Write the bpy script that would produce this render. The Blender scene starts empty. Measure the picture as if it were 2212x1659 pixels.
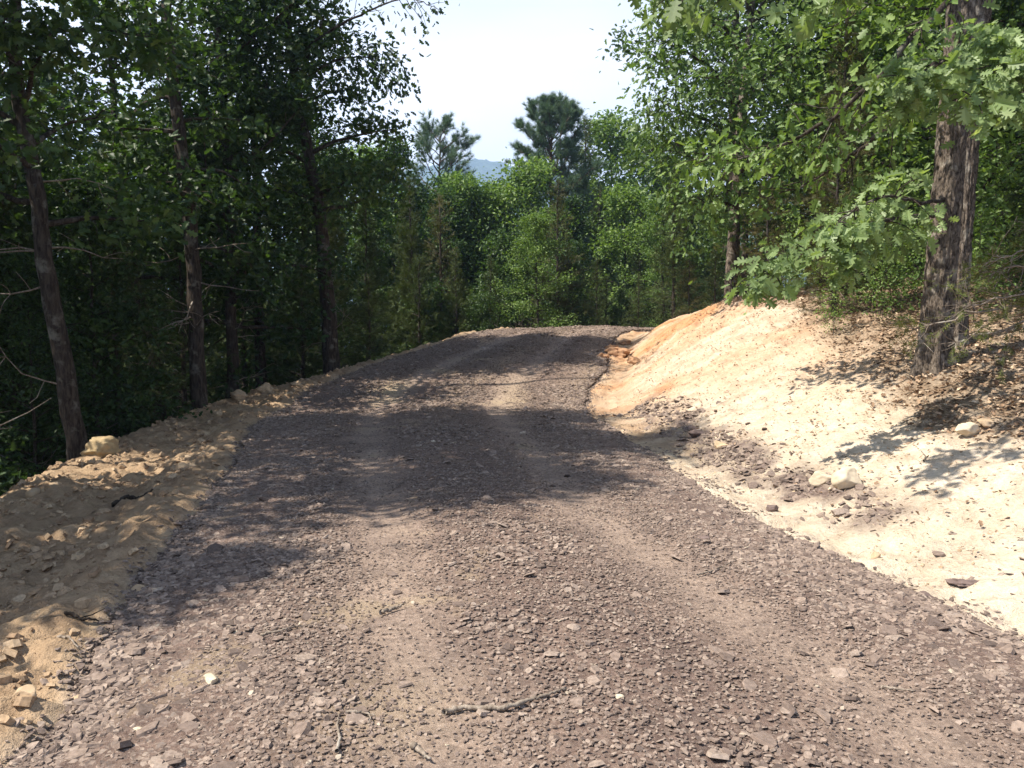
import bpy, math, random
import numpy as np
from mathutils import Vector, Matrix

S = bpy.context.scene
COL = S.collection
R = math.radians
PI = math.pi

# ------------------------------------------------------------------ camera, world, sun, exposure
PITCH = 4.61
cam_d = bpy.data.cameras.new("camera")
cam_d.sensor_fit = 'HORIZONTAL'
cam_d.angle = R(65.0)
cam_d.clip_start = 0.05
cam_d.clip_end = 12000
cam = bpy.data.objects.new("camera", cam_d)
COL.objects.link(cam)
cam.location = (0, 0, 1.6)
cam.rotation_euler = (R(90 - PITCH), 0, 0)
S.camera = cam

SUN_EL, SUN_AZ = 55.0, -106.0           # azimuth clockwise from +Y (negative: to the left)
SKY_STRENGTH = 0.05
world = bpy.data.worlds.new("World")
S.world = world
world.use_nodes = True
wn = world.node_tree
wn.nodes.clear()
wo = wn.nodes.new("ShaderNodeOutputWorld")
wb = wn.nodes.new("ShaderNodeBackground")
sky = wn.nodes.new("ShaderNodeTexSky")
sky.sky_type = 'NISHITA'
sky.sun_disc = False
sky.sun_elevation = R(SUN_EL)
sky.sun_rotation = R(SUN_AZ % 360)
sky.air_density = 1.0
sky.dust_density = 2.2
sky.ozone_density = 1.0
sky.altitude = 200
# a thin high cloud sheet that whitens the summer sky
tc = wn.nodes.new("ShaderNodeTexCoord")
mp = wn.nodes.new("ShaderNodeMapping")
mp.inputs['Scale'].default_value = (1.0, 1.0, 3.2)
nz = wn.nodes.new("ShaderNodeTexNoise")
nz.inputs['Scale'].default_value = 1.7
nz.inputs['Detail'].default_value = 5
rmp = wn.nodes.new("ShaderNodeMapRange")
rmp.inputs['From Min'].default_value = 0.25
rmp.inputs['From Max'].default_value = 0.7
rmp.inputs['To Min'].default_value = 0.62
rmp.inputs['To Max'].default_value = 1.0
mx = wn.nodes.new("ShaderNodeMix")
mx.data_type = 'RGBA'
mx.inputs['B'].default_value = (15.0, 15.6, 16.6, 1)
# the cloud veil is thick towards the horizon and thin overhead
sep = wn.nodes.new("ShaderNodeSeparateXYZ")
hr = wn.nodes.new("ShaderNodeMapRange")
hr.inputs['From Min'].default_value = 0.3
hr.inputs['From Max'].default_value = 0.55
hr.inputs['To Min'].default_value = 1.0
hr.inputs['To Max'].default_value = 0.0
mul0 = wn.nodes.new("ShaderNodeMath"); mul0.operation = 'MULTIPLY'
wn.links.new(tc.outputs['Generated'], sep.inputs[0])
wn.links.new(sep.outputs['Z'], hr.inputs['Value'])
wn.links.new(hr.outputs['Result'], mul0.inputs[1])
wn.links.new(rmp.outputs['Result'], mul0.inputs[0])
wn.links.new(tc.outputs['Generated'], mp.inputs['Vector'])
wn.links.new(mp.outputs['Vector'], nz.inputs['Vector'])
wn.links.new(nz.outputs['Fac'], rmp.inputs['Value'])
wn.links.new(mul0.outputs[0], mx.inputs['Factor'])
wn.links.new(sky.outputs['Color'], mx.inputs['A'])
wn.links.new(mx.outputs['Result'], wb.inputs['Color'])
wb.inputs['Strength'].default_value = SKY_STRENGTH
wn.links.new(wb.outputs['Background'], wo.inputs['Surface'])

sd = bpy.data.lights.new("sun", 'SUN')
sd.energy = 4.8
sd.angle = R(0.55)
sd.color = (1.0, 0.93, 0.82)
sun = bpy.data.objects.new("sun", sd)
COL.objects.link(sun)
to_sun = Vector((math.sin(R(SUN_AZ)) * math.cos(R(SUN_EL)), math.cos(R(SUN_AZ)) * math.cos(R(SUN_EL)), math.sin(R(SUN_EL))))
sun.rotation_euler = to_sun.to_track_quat('Z', 'Y').to_euler()
sun.location = (-30, 20, 60)

S.view_settings.view_transform = 'Standard'
S.view_settings.look = 'None'
S.view_settings.gamma = 1
S.view_settings.exposure = 1.2
S.view_settings.use_curve_mapping = False
S.cycles.max_bounces = 6
S.cycles.diffuse_bounces = 3
S.cycles.glossy_bounces = 1
S.cycles.transmission_bounces = 4
S.cycles.volume_bounces = 1
S.cycles.sample_clamp_indirect = 4

# ------------------------------------------------------------------ helpers
FPX = 1736.0
_p = R(PITCH)


def at(u, v, D):
    """World point at forward distance D seen at pixel (u, v) of a 2212 x 1659 picture."""
    a = (u - 1106) / FPX
    b = (829.5 - v) / FPX
    d = np.array([a, math.cos(_p) + b * math.sin(_p), -math.sin(_p) + b * math.cos(_p)])
    d *= D / d[1]
    return d + np.array([0, 0, 1.6])


_rs = np.random.RandomState(7)
_perm = _rs.permutation(256)
_perm = np.concatenate([_perm, _perm])
_grad = np.stack([np.cos(np.arange(256) / 256 * 2 * PI), np.sin(np.arange(256) / 256 * 2 * PI)], 1)


def noise(x, y):
    x = np.asarray(x, float); y = np.asarray(y, float)
    xi = np.floor(x).astype(int); yi = np.floor(y).astype(int)
    xf = x - xi; yf = y - yi
    xi &= 255; yi &= 255
    u = xf * xf * xf * (xf * (xf * 6 - 15) + 10)
    v = yf * yf * yf * (yf * (yf * 6 - 15) + 10)

    def g(ix, iy, dx, dy):
        h = _perm[_perm[ix & 255] + (iy & 255)]
        gg = _grad[h]
        return gg[..., 0] * dx + gg[..., 1] * dy
    a = g(xi, yi, xf, yf); b = g(xi + 1, yi, xf - 1, yf)
    c = g(xi, yi + 1, xf, yf - 1); d = g(xi + 1, yi + 1, xf - 1, yf - 1)
    return 1.4 * ((a + u * (b - a)) + v * ((c + u * (d - c)) - (a + u * (b - a))))


def fbm(x, y, f, o=4, seed=0.0, rough=0.5):
    s = 0; a = 1.0
    for k in range(o):
        s = s + a * noise(x * f + seed + 17.3 * k, y * f - seed + 9.1 * k)
        f *= 2.03; a *= rough
    return s


def sstep(a, b, x):
    t = np.clip((np.asarray(x, float) - a) / (b - a), 0, 1)
    return t * t * (3 - 2 * t)


class MB:
    """Collects geometry for ONE mesh object."""
    def __init__(self):
        self.V = []; self.L = []; self.N = []; self.n = 0; self.M = []; self.cur = 0

    def add(self, verts, faces):
        verts = np.asarray(verts, float).reshape(-1, 3)
        if isinstance(faces, np.ndarray):
            self.L.append((faces + self.n).ravel())
            self.N.append(np.full(len(faces), faces.shape[1]))
            self.M.append(np.full(len(faces), self.cur))
        else:
            for f in faces:
                self.L.append(np.array(f) + self.n)
                self.N.append(np.array([len(f)]))
                self.M.append(np.array([self.cur]))
        self.V.append(verts)
        self.n += len(verts)

    def inst(self, tv, tf, P, Rm, Sc):
        """template verts tv (k,3), faces tf (list), at positions P with rotations Rm (columns = axes) and scales Sc."""
        m = len(P)
        if m == 0:
            return
        k = len(tv)
        Sc = np.asarray(Sc, float)
        if Sc.ndim == 1:
            Sc = Sc[:, None]
        v = tv[None] * Sc[:, None, :]
        v = np.einsum('mij,mkj->mki', Rm, v) + P[:, None, :]
        base = self.n + np.arange(m) * k
        for f in tf:
            self.L.append((base[:, None] + np.array(f)[None]).ravel())
            self.N.append(np.full(m, len(f)))
            self.M.append(np.full(m, self.cur))
        self.V.append(v.reshape(-1, 3))
        self.n += m * k

    def tube(self, pts, rad, sides=6, cap=True, rough=0.0, rs=None):
        pts = np.asarray(pts, float); n = len(pts)
        T = np.gradient(pts, axis=0)
        T /= np.linalg.norm(T, axis=1)[:, None] + 1e-9
        ref = np.array([0.31, 0.95, 0.05]) if abs(T[0][1]) < 0.9 else np.array([1.0, 0, 0])
        A = np.cross(T, ref); A /= np.linalg.norm(A, axis=1)[:, None] + 1e-9
        B = np.cross(T, A)
        th = np.arange(sides) / sides * 2 * PI
        rad = np.asarray(rad, float)
        rr = rad[:, None] * np.ones(sides)[None]
        if rough and rs is not None:
            rr = rr * (1 + rough * rs.randn(n, sides))
        v = pts[:, None] + rr[..., None] * (np.cos(th)[None, :, None] * A[:, None] + np.sin(th)[None, :, None] * B[:, None])
        i = np.arange(n - 1)[:, None] * sides; j = np.arange(sides)[None]; j2 = (j + 1) % sides
        f = np.stack([i + j, i + j2, i + sides + j2, i + sides + j], -1).reshape(-1, 4)
        self.add(v.reshape(-1, 3), f)
        if cap:
            self.L.append(np.arange(sides) + self.n - sides); self.N.append(np.array([sides])); self.M.append(np.array([self.cur]))

    def mesh(self, name, mats, smooth=True):
        me = bpy.data.meshes.new(name)
        V = np.concatenate(self.V) if self.V else np.zeros((0, 3))
        L = np.concatenate(self.L) if self.L else np.zeros(0, int)
        N = np.concatenate(self.N) if self.N else np.zeros(0, int)
        M = np.concatenate(self.M) if self.M else np.zeros(0, int)
        me.vertices.add(len(V)); me.vertices.foreach_set('co', V.astype(np.float32).ravel())
        me.loops.add(len(L)); me.loops.foreach_set('vertex_index', L.astype(np.int32))
        me.polygons.add(len(N))
        st = np.concatenate([[0], np.cumsum(N)[:-1]]) if len(N) else N
        me.polygons.foreach_set('loop_start', st.astype(np.int32))
        me.polygons.foreach_set('material_index', M.astype(np.int32))
        me.polygons.foreach_set('use_smooth', np.full(len(N), smooth))
        me.update(calc_edges=True)
        for m in (mats if isinstance(mats, (list, tuple)) else [mats]):
            me.materials.append(m)
        return me

    def build(self, name, mats, parent=None, smooth=True):
        o = bpy.data.objects.new(name, self.mesh(name, mats, smooth))
        COL.objects.link(o)
        if parent is not None:
            o.parent = parent
        return o


def tag(o, label=None, cat=None, group=None, kind=None):
    if label: o['label'] = label
    if cat: o['category'] = cat
    if group: o['group'] = group
    if kind: o['kind'] = kind
    return o


def empty(name, loc=(0, 0, 0), rz=0.0):
    o = bpy.data.objects.new(name, None)
    o.empty_display_size = 0.2
    COL.objects.link(o)
    o.location = loc; o.rotation_euler = (0, 0, rz)
    return o


def copy_tree(o, parent=None):
    c = o.copy(); COL.objects.link(c); c.parent = parent
    for ch in list(o.children):
        copy_tree(ch, c)
    return c


# ------------------------------------------------------------------ materials
def new_mat(name):
    m = bpy.data.materials.new(name); m.use_nodes = True
    nt = m.node_tree; nt.nodes.clear()
    out = nt.nodes.new("ShaderNodeOutputMaterial")
    return m, nt, out


def N_(nt, t, **kw):
    n = nt.nodes.new(t)
    for k, v in kw.items():
        if k.startswith('i_'):
            n.inputs[k[2:].replace('_', ' ')].default_value = v
        else:
            setattr(n, k, v)
    return n


def ramp(nt, stops, fac=None):
    r = nt.nodes.new("ShaderNodeValToRGB")
    el = r.color_ramp.elements
    while len(el) < len(stops): el.new(0.5)
    for e, (p, c) in zip(el, stops):
        e.position = p; e.color = (*c, 1) if len(c) == 3 else c
    if fac is not None: nt.links.new(fac, r.inputs['Fac'])
    return r


def mixc(nt, fac, a, b, mode='MIX'):
    m = nt.nodes.new("ShaderNodeMix"); m.data_type = 'RGBA'; m.blend_type = mode
    for s, x in (('Factor', fac), ('A', a), ('B', b)):
        if isinstance(x, (int, float)): m.inputs[s].default_value = x
        elif isinstance(x, tuple): m.inputs[s].default_value = (*x, 1) if len(x) == 3 else x
        else: nt.links.new(x, m.inputs[s])
    return m.outputs['Result']


def leaf_mat(name, cols, trans=0.35, rough=0.5, spec=0.35):
    m, nt, out = new_mat(name)
    g = N_(nt, "ShaderNodeNewGeometry"); oi = N_(nt, "ShaderNodeObjectInfo")
    add = N_(nt, "ShaderNodeMath", operation='MULTIPLY_ADD')
    nt.links.new(oi.outputs['Random'], add.inputs[0]); add.inputs[1].default_value = 0.35
    mul = N_(nt, "ShaderNodeMath", operation='MULTIPLY'); mul.inputs[1].default_value = 0.65
    nt.links.new(g.outputs['Random Per Island'], mul.inputs[0]); nt.links.new(mul.outputs[0], add.inputs[2])
    r = ramp(nt, cols, add.outputs[0])
    b = N_(nt, "ShaderNodeBsdfPrincipled")
    b.inputs['Roughness'].default_value = rough
    b.inputs['Specular IOR Level'].default_value = spec
    nt.links.new(r.outputs['Color'], b.inputs['Base Color'])
    t = N_(nt, "ShaderNodeBsdfTranslucent")
    tcx = mixc(nt, 1.0, r.outputs['Color'], (1.25, 1.35, 0.5), 'MULTIPLY')
    nt.links.new(tcx, t.inputs['Color'])
    ms = N_(nt, "ShaderNodeMixShader"); ms.inputs['Fac'].default_value = trans
    nt.links.new(b.outputs[0], ms.inputs[1]); nt.links.new(t.outputs[0], ms.inputs[2])
    nt.links.new(ms.outputs[0], out.inputs['Surface'])
    return m


def bark_mat(name, dark, light, lichen, scale=1.0, bump=0.6, zs=0.22):
    m, nt, out = new_mat(name)
    tc = N_(nt, "ShaderNodeTexCoord")
    mp = N_(nt, "ShaderNodeMapping"); mp.inputs['Scale'].default_value = (1, 1, zs)
    nt.links.new(tc.outputs['Object'], mp.inputs['Vector'])
    n1 = N_(nt, "ShaderNodeTexNoise", i_Scale=26.0 * scale, i_Detail=5.0, i_Roughness=0.65, i_Distortion=0.6)
    nt.links.new(mp.outputs[0], n1.inputs['Vector'])
    r1 = ramp(nt, [(0.36, dark), (0.62, light)], n1.outputs['Fac'])
    n2 = N_(nt, "ShaderNodeTexNoise", i_Scale=5.0, i_Detail=4.0, i_Roughness=0.6)
    nt.links.new(tc.outputs['Object'], n2.inputs['Vector'])
    r2 = ramp(nt, [(0.55, (0, 0, 0)), (0.68, (0.75, 0.75, 0.75))], n2.outputs['Fac'])
    c = mixc(nt, r2.outputs['Color'], r1.outputs['Color'], lichen)
    b = N_(nt, "ShaderNodeBsdfPrincipled", i_Roughness=0.9)
    b.inputs['Specular IOR Level'].default_value = 0.15
    nt.links.new(c, b.inputs['Base Color'])
    bp = N_(nt, "ShaderNodeBump", i_Strength=bump, i_Distance=0.03)
    nt.links.new(n1.outputs['Fac'], bp.inputs['Height']); nt.links.new(bp.outputs[0], b.inputs['Normal'])
    nt.links.new(b.outputs[0], out.inputs['Surface'])
    return m


def island_mat(name, stops, rough=0.9, bump_scale=60.0, bump=0.3, tint=None):
    m, nt, out = new_mat(name)
    g = N_(nt, "ShaderNodeNewGeometry")
    r = ramp(nt, stops, g.outputs['Random Per Island'])
    tc = N_(nt, "ShaderNodeTexCoord")
    n = N_(nt, "ShaderNodeTexNoise", i_Scale=bump_scale, i_Detail=4.0)
    nt.links.new(tc.outputs['Object'], n.inputs['Vector'])
    rr = ramp(nt, [(0.3, (0.7, 0.7, 0.7)), (0.7, (1.2, 1.2, 1.2))], n.outputs['Fac'])
    c = mixc(nt, 1.0, r.outputs['Color'], rr.outputs['Color'], 'MULTIPLY')
    b = N_(nt, "ShaderNodeBsdfPrincipled", i_Roughness=rough)
    b.inputs['Specular IOR Level'].default_value = 0.2
    nt.links.new(c, b.inputs['Base Color'])
    bp = N_(nt, "ShaderNodeBump", i_Strength=bump, i_Distance=0.01)
    nt.links.new(n.outputs['Fac'], bp.inputs['Height']); nt.links.new(bp.outputs[0], b.inputs['Normal'])
    nt.links.new(b.outputs[0], out.inputs['Surface'])
    return m


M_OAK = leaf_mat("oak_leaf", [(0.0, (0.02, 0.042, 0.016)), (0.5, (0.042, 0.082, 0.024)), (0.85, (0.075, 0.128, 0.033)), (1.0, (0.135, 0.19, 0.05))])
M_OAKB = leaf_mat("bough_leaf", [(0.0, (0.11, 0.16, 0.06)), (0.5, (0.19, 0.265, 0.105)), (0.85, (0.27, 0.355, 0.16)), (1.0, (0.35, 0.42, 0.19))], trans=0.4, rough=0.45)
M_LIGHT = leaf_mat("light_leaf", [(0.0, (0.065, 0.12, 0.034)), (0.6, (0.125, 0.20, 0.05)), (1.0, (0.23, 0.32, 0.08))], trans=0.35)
M_CEDAR = leaf_mat("cedar_spray", [(0.0, (0.03, 0.05, 0.02)), (0.6, (0.065, 0.09, 0.028)), (0.92, (0.11, 0.125, 0.04)), (1.0, (0.15, 0.10, 0.055))], trans=0.15, rough=0.7, spec=0.2)
M_CEDARY = leaf_mat("cedar_young_spray", [(0.0, (0.06, 0.085, 0.02)), (0.6, (0.12, 0.145, 0.035)), (1.0, (0.19, 0.17, 0.06))], trans=0.2, rough=0.7, spec=0.2)
M_CEDBR = leaf_mat("cedar_brown_spray", [(0.0, (0.05, 0.055, 0.022)), (0.6, (0.10, 0.10, 0.04)), (1.0, (0.17, 0.13, 0.06))], trans=0.2, rough=0.7, spec=0.2)
M_PINE = leaf_mat("pine_needle", [(0.0, (0.06, 0.105, 0.065)), (0.6, (0.105, 0.165, 0.095)), (1.0, (0.16, 0.23, 0.13))], trans=0.12, rough=0.55, spec=0.3)
M_BARK = bark_mat("bark", (0.02, 0.015, 0.012), (0.075, 0.06, 0.048), (0.19, 0.18, 0.15), bump=1.0)
M_BARKP = bark_mat("pine_bark", (0.05, 0.032, 0.022), (0.16, 0.11, 0.08), (0.24, 0.2, 0.17))
M_BARKB = bark_mat("oak_bark", (0.026, 0.019, 0.014), (0.21, 0.17, 0.135), (0.40, 0.36, 0.30), scale=1.5, bump=1.0, zs=.38)
M_TWIG = bark_mat("dead_twig", (0.13, 0.10, 0.075), (0.30, 0.25, 0.20), (0.4, 0.37, 0.32), scale=2, bump=0.3)


def ground_material():
    m, nt, out = new_mat("dirt")
    tc = N_(nt, "ShaderNodeTexCoord")
    V = tc.outputs['Object']

    def attr(n):
        a = N_(nt, "ShaderNodeAttribute"); a.attribute_name = n; return a.outputs['Fac']

    def nz(scale, detail=5.0, rough=0.6, dist=0.0):
        n = N_(nt, "ShaderNodeTexNoise", i_Scale=scale, i_Detail=detail, i_Roughness=rough, i_Distortion=dist)
        nt.links.new(V, n.inputs['Vector']); return n.outputs['Fac']
    big = nz(0.55, 4.0); mid = nz(3.5, 6.0, 0.65, 0.3); fine = nz(28.0, 5.0, 0.7); finer = nz(110.0, 3.0, 0.6)
    dirt = ramp(nt, [(0.25, (0.39, 0.29, 0.205)), (0.45, (0.54, 0.435, 0.33)), (0.62, (0.66, 0.565, 0.45)), (0.8, (0.50, 0.38, 0.275))], mid).outputs['Color']
    big_r = ramp(nt, [(0.35, (0, 0, 0)), (0.65, (1, 1, 1))], big).outputs['Color']
    dirt = mixc(nt, big_r, dirt, mixc(nt, 0.55, dirt, (0.60, 0.50, 0.36)))
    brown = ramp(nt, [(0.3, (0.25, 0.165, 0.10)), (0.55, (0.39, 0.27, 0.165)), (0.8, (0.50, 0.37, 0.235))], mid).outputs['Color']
    clay = ramp(nt, [(0.3, (0.36, 0.155, 0.07)), (0.5, (0.50, 0.27, 0.135)), (0.75, (0.60, 0.39, 0.22))], mid).outputs['Color']
    shale = ramp(nt, [(0.3, (0.12, 0.085, 0.072)), (0.7, (0.25, 0.19, 0.16))], fine).outputs['Color']
    lit = ramp(nt, [(0.3, (0.11, 0.075, 0.05)), (0.5, (0.23, 0.165, 0.11)), (0.7, (0.38, 0.28, 0.195))], fine).outputs['Color']
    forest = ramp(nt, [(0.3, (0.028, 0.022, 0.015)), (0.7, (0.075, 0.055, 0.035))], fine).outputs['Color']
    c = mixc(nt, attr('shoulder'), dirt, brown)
    c = mixc(nt, attr('clay'), c, clay)
    c = mixc(nt, attr('shale'), c, shale)
    c = mixc(nt, attr('litter'), c, lit)
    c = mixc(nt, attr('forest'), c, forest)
    fr = ramp(nt, [(0.25, (0.72, 0.72, 0.72)), (0.55, (1.02, 1.02, 1.02)), (0.8, (1.12, 1.12, 1.12))], fine).outputs['Color']
    c = mixc(nt, 1.0, c, fr, 'MULTIPLY')
    b = N_(nt, "ShaderNodeBsdfPrincipled", i_Roughness=0.95)
    b.inputs['Specular IOR Level'].default_value = 0.1
    nt.links.new(c, b.inputs['Base Color'])
    ad = N_(nt, "ShaderNodeMath", operation='MULTIPLY_ADD'); ad.inputs[1].default_value = 0.35
    nt.links.new(finer, ad.inputs[0]); nt.links.new(fine, ad.inputs[2])
    bp = N_(nt, "ShaderNodeBump", i_Strength=0.75, i_Distance=0.035)
    nt.links.new(ad.outputs[0], bp.inputs['Height'])
    bp2 = N_(nt, "ShaderNodeBump", i_Strength=0.5, i_Distance=0.12)
    nt.links.new(mid, bp2.inputs['Height']); nt.links.new(bp.outputs[0], bp2.inputs['Normal'])
    nt.links.new(bp2.outputs[0], b.inputs['Normal'])
    nt.links.new(b.outputs[0], out.inputs['Surface'])
    return m


def road_material():
    m, nt, out = new_mat("crushed_shale")
    tc = N_(nt, "ShaderNodeTexCoord"); V = tc.outputs['Object']
    a = N_(nt, "ShaderNodeAttribute"); a.attribute_name = 'track'
    a2 = N_(nt, "ShaderNodeAttribute"); a2.attribute_name = 'sandy'

    def nz(scale, detail=5.0, rough=0.6):
        n = N_(nt, "ShaderNodeTexNoise", i_Scale=scale, i_Detail=detail, i_Roughness=rough)
        nt.links.new(V, n.inputs['Vector']); return n.outputs['Fac']
    vo = N_(nt, "ShaderNodeTexVoronoi", i_Scale=34.0); nt.links.new(V, vo.inputs['Vector'])
    vo.inputs['Randomness'].default_value = 1.0
    fine = nz(45.0, 6.0, 0.75); mid = nz(2.2, 5.0)
    c1 = ramp(nt, [(0.3, (0.105, 0.072, 0.06)), (0.5, (0.195, 0.143, 0.12)), (0.7, (0.30, 0.24, 0.198))], fine).outputs['Color']
    c2 = ramp(nt, [(0.32, (0.20, 0.15, 0.122)), (0.5, (0.31, 0.242, 0.197)), (0.68, (0.41, 0.33, 0.27))], fine).outputs['Color']
    c = mixc(nt, a.outputs['Fac'], c1, c2)
    vc = N_(nt, "ShaderNodeSeparateColor"); nt.links.new(vo.outputs['Color'], vc.inputs[0])
    vr = ramp(nt, [(0.0, (0.75, 0.74, 0.74)), (1.0, (1.25, 1.22, 1.2))], vc.outputs[0]).outputs['Color']
    c = mixc(nt, 0.7, c, vr, 'MULTIPLY')
    mr = ramp(nt, [(0.35, (0.82, 0.8, 0.8)), (0.65, (1.15, 1.12, 1.08))], mid).outputs['Color']
    c = mixc(nt, 1.0, c, mr, 'MULTIPLY')
    c = mixc(nt, a2.outputs['Fac'], c, mixc(nt, fine, (0.34, 0.245, 0.15), (0.52, 0.42, 0.29)))
    b = N_(nt, "ShaderNodeBsdfPrincipled", i_Roughness=0.92)
    b.inputs['Specular IOR Level'].default_value = 0.15
    nt.links.new(c, b.inputs['Base Color'])
    bp = N_(nt, "ShaderNodeBump", i_Strength=0.8, i_Distance=0.03)
    nt.links.new(fine, bp.inputs['Height'])
    bp2 = N_(nt, "ShaderNodeBump", i_Strength=0.55, i_Distance=0.02)
    nt.links.new(vc.outputs[0], bp2.inputs['Height']); nt.links.new(bp.outputs[0], bp2.inputs['Normal'])
    nt.links.new(bp2.outputs[0], b.inputs['Normal'])
    nt.links.new(b.outputs[0], out.inputs['Surface'])
    return m


M_DIRT = ground_material()
M_ROAD = road_material()
M_CHIP = island_mat("shale_chip", [(0.0, (0.11, 0.083, 0.07)), (0.35, (0.20, 0.15, 0.122)), (0.8, (0.27, 0.208, 0.168)), (0.992, (0.315, 0.25, 0.203)), (1.0, (0.45, 0.38, 0.29))])
M_CRUMB = island_mat("dirt_crumb", [(0.0, (0.30, 0.21, 0.13)), (0.5, (0.47, 0.37, 0.25)), (1.0, (0.62, 0.52, 0.38))])
M_CRUMBB = island_mat("brown_crumb", [(0.0, (0.24, 0.16, 0.10)), (0.5, (0.36, 0.25, 0.155)), (1.0, (0.48, 0.355, 0.23))])
M_LITTER = island_mat("dry_leaf", [(0.0, (0.14, 0.085, 0.05)), (0.4, (0.29, 0.19, 0.12)), (0.8, (0.43, 0.31, 0.205)), (1.0, (0.55, 0.43, 0.31))], rough=0.7)
M_PALE = island_mat("pale_stone", [(0.0, (0.56, 0.47, 0.33)), (1.0, (0.60, 0.5, 0.36))], bump_scale=9, bump=0.7)
M_TAN = island_mat("tan_stone", [(0.0, (0.40, 0.29, 0.18)), (1.0, (0.46, 0.34, 0.22))], bump_scale=9, bump=0.8)
M_DARKST = island_mat("dark_stone", [(0.0, (0.13, 0.095, 0.085)), (1.0, (0.17, 0.125, 0.11))], bump_scale=12, bump=0.6)
M_CLAYST = island_mat("clay_clod", [(0.0, (0.36, 0.20, 0.11)), (1.0, (0.44, 0.26, 0.15))], bump_scale=10, bump=0.9)
M_YELLOW = island_mat("yellow_clod", [(0.0, (0.36, 0.26, 0.14)), (1.0, (0.39, 0.29, 0.16))], bump_scale=10, bump=1.0)

# ------------------------------------------------------------------ terrain profile
# per station y: road left/right edge, road z, left lip (x, z), bank points (x, z): ditch, toe, mid, lip, floor
ST = [
    # y    L      R     zr    lipx  lipz   ditch         toe          mid          lip          floor
    (-8, -1.2, 3.6, 0.0, -3.8, -.3, (4.1, -.1), (4.7, .02), (6.2, .25), (8.0, .6), (12, 1.0)),
    (3, -1.75, 2.78, 0.0, -4.1, -.25, (3.12, -.09), (3.6, .03), (4.8, .25), (6.8, .65), (10, 1.1)),
    (4, -2.03, 2.50, 0.0, -4.2, -.22, (2.86, -.10), (3.4, .03), (4.5, .28), (6.5, .70), (10, 1.15)),
    (5, -2.25, 2.26, 0.0, -4.35, -.2, (2.65, -.10), (3.2, .05), (4.3, .32), (6.3, .78), (10, 1.2)),
    (7, -2.65, 1.85, 0.0, -4.75, -.1, (2.28, -.08), (2.9, .10), (4.0, .43), (5.9, .92), (9.5, 1.35)),
    (9.2, -3.15, 1.62, 0.0, -5.25, -.1, (2.05, -.04), (2.7, .16), (3.9, .56), (5.6, 1.06), (9, 1.5)),
    (11, -3.6, 1.50, 0.0, -5.5, -.05, (1.95, .0), (2.6, .24), (3.8, .74), (5.5, 1.28), (9, 1.75)),
    (13.2, -3.9, 1.25, 0.03, -5.4, .05, (1.85, .02), (2.45, .38), (3.6, 1.02), (5.2, 1.62), (8.5, 2.05)),
    (15, -3.75, 1.40, 0.22, -5.0, .2, (1.95, .18), (2.5, .55), (3.5, 1.25), (4.7, 1.88), (8.2, 2.35)),
    (17, -3.2, 1.95, 0.52, -4.15, .42, (2.4, .45), (2.85, .75), (3.6, 1.42), (4.6, 2.02), (8.2, 2.5)),
    (20, -1.85, 2.40, 0.93, -2.7, .78, (2.85, .85), (3.2, 1.05), (3.75, 1.5), (5.0, 1.9), (9, 2.4)),
    (22, -.75, 3.1, 1.24, -1.6, 1.08, (3.6, 1.18), (4.0, 1.3), (4.8, 1.68), (6.0, 1.88), (10, 2.3)),
    (23.2, .1, 4.3, 1.30, -.8, 1.12, (4.8, 1.22), (5.2, 1.32), (6.0, 1.6), (7.2, 1.8), (11, 2.1)),
    (26, 1.5, 8.0, 0.95, .7, .75, (8.5, .9), (9, 1.0), (10, 1.35), (12, 1.6), (16, 1.9)),
    (32, 8.0, 16.0, 0.1, 7, -.1, (16.5, .1), (17, .3), (18, .7), (20, 1.1), (24, 1.6)),
    (40, 17.0, 26.0, -1.2, 16, -1.4, (26.5, -1.2), (27, -.9), (28, -.5), (30, 0), (34, .6)),
    (60, 36.0, 46.0, -4.5, 35, -4.7, (46.5, -4.5), (47, -4.2), (48, -3.8), (50, -3.4), (54, -3)),
    (90, 60.0, 70.0, -9, 59, -9.2, (70.5, -9), (71, -8.8), (72, -8.5), (74, -8), (80, -7.5)),
]
_sy = np.array([s[0] for s in ST], float)


def smooth_interp(y, vals):
    """Monotone cubic interpolation over the stations."""
    v = np.array(vals, float); h = np.diff(_sy); d = np.diff(v) / h
    m = np.zeros(len(v)); m[0] = d[0]; m[-1] = d[-1]
    for i in range(1, len(v) - 1):
        m[i] = 0 if d[i - 1] * d[i] <= 0 else 2 * d[i - 1] * d[i] / (d[i - 1] + d[i])
    y = np.clip(np.asarray(y, float), _sy[0], _sy[-1])
    k = np.clip(np.searchsorted(_sy, y, side='right') - 1, 0, len(_sy) - 2)
    t = (y - _sy[k]) / h[k]
    return ((2 * t ** 3 - 3 * t ** 2 + 1) * v[k] + (t ** 3 - 2 * t ** 2 + t) * h[k] * m[k]
            + (-2 * t ** 3 + 3 * t ** 2) * v[k + 1] + (t ** 3 - t ** 2) * h[k] * m[k + 1])


def road_l(y): return smooth_interp(y, [s[1] for s in ST])
def road_r(y): return smooth_interp(y, [s[2] for s in ST])
def road_z(y): return smooth_interp(y, [s[3] for s in ST])
def lip_x(y): return smooth_interp(y, [s[4] for s in ST])
def bank_x(y, k): return smooth_interp(y, [s[6 + k][0] for s in ST])


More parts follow.
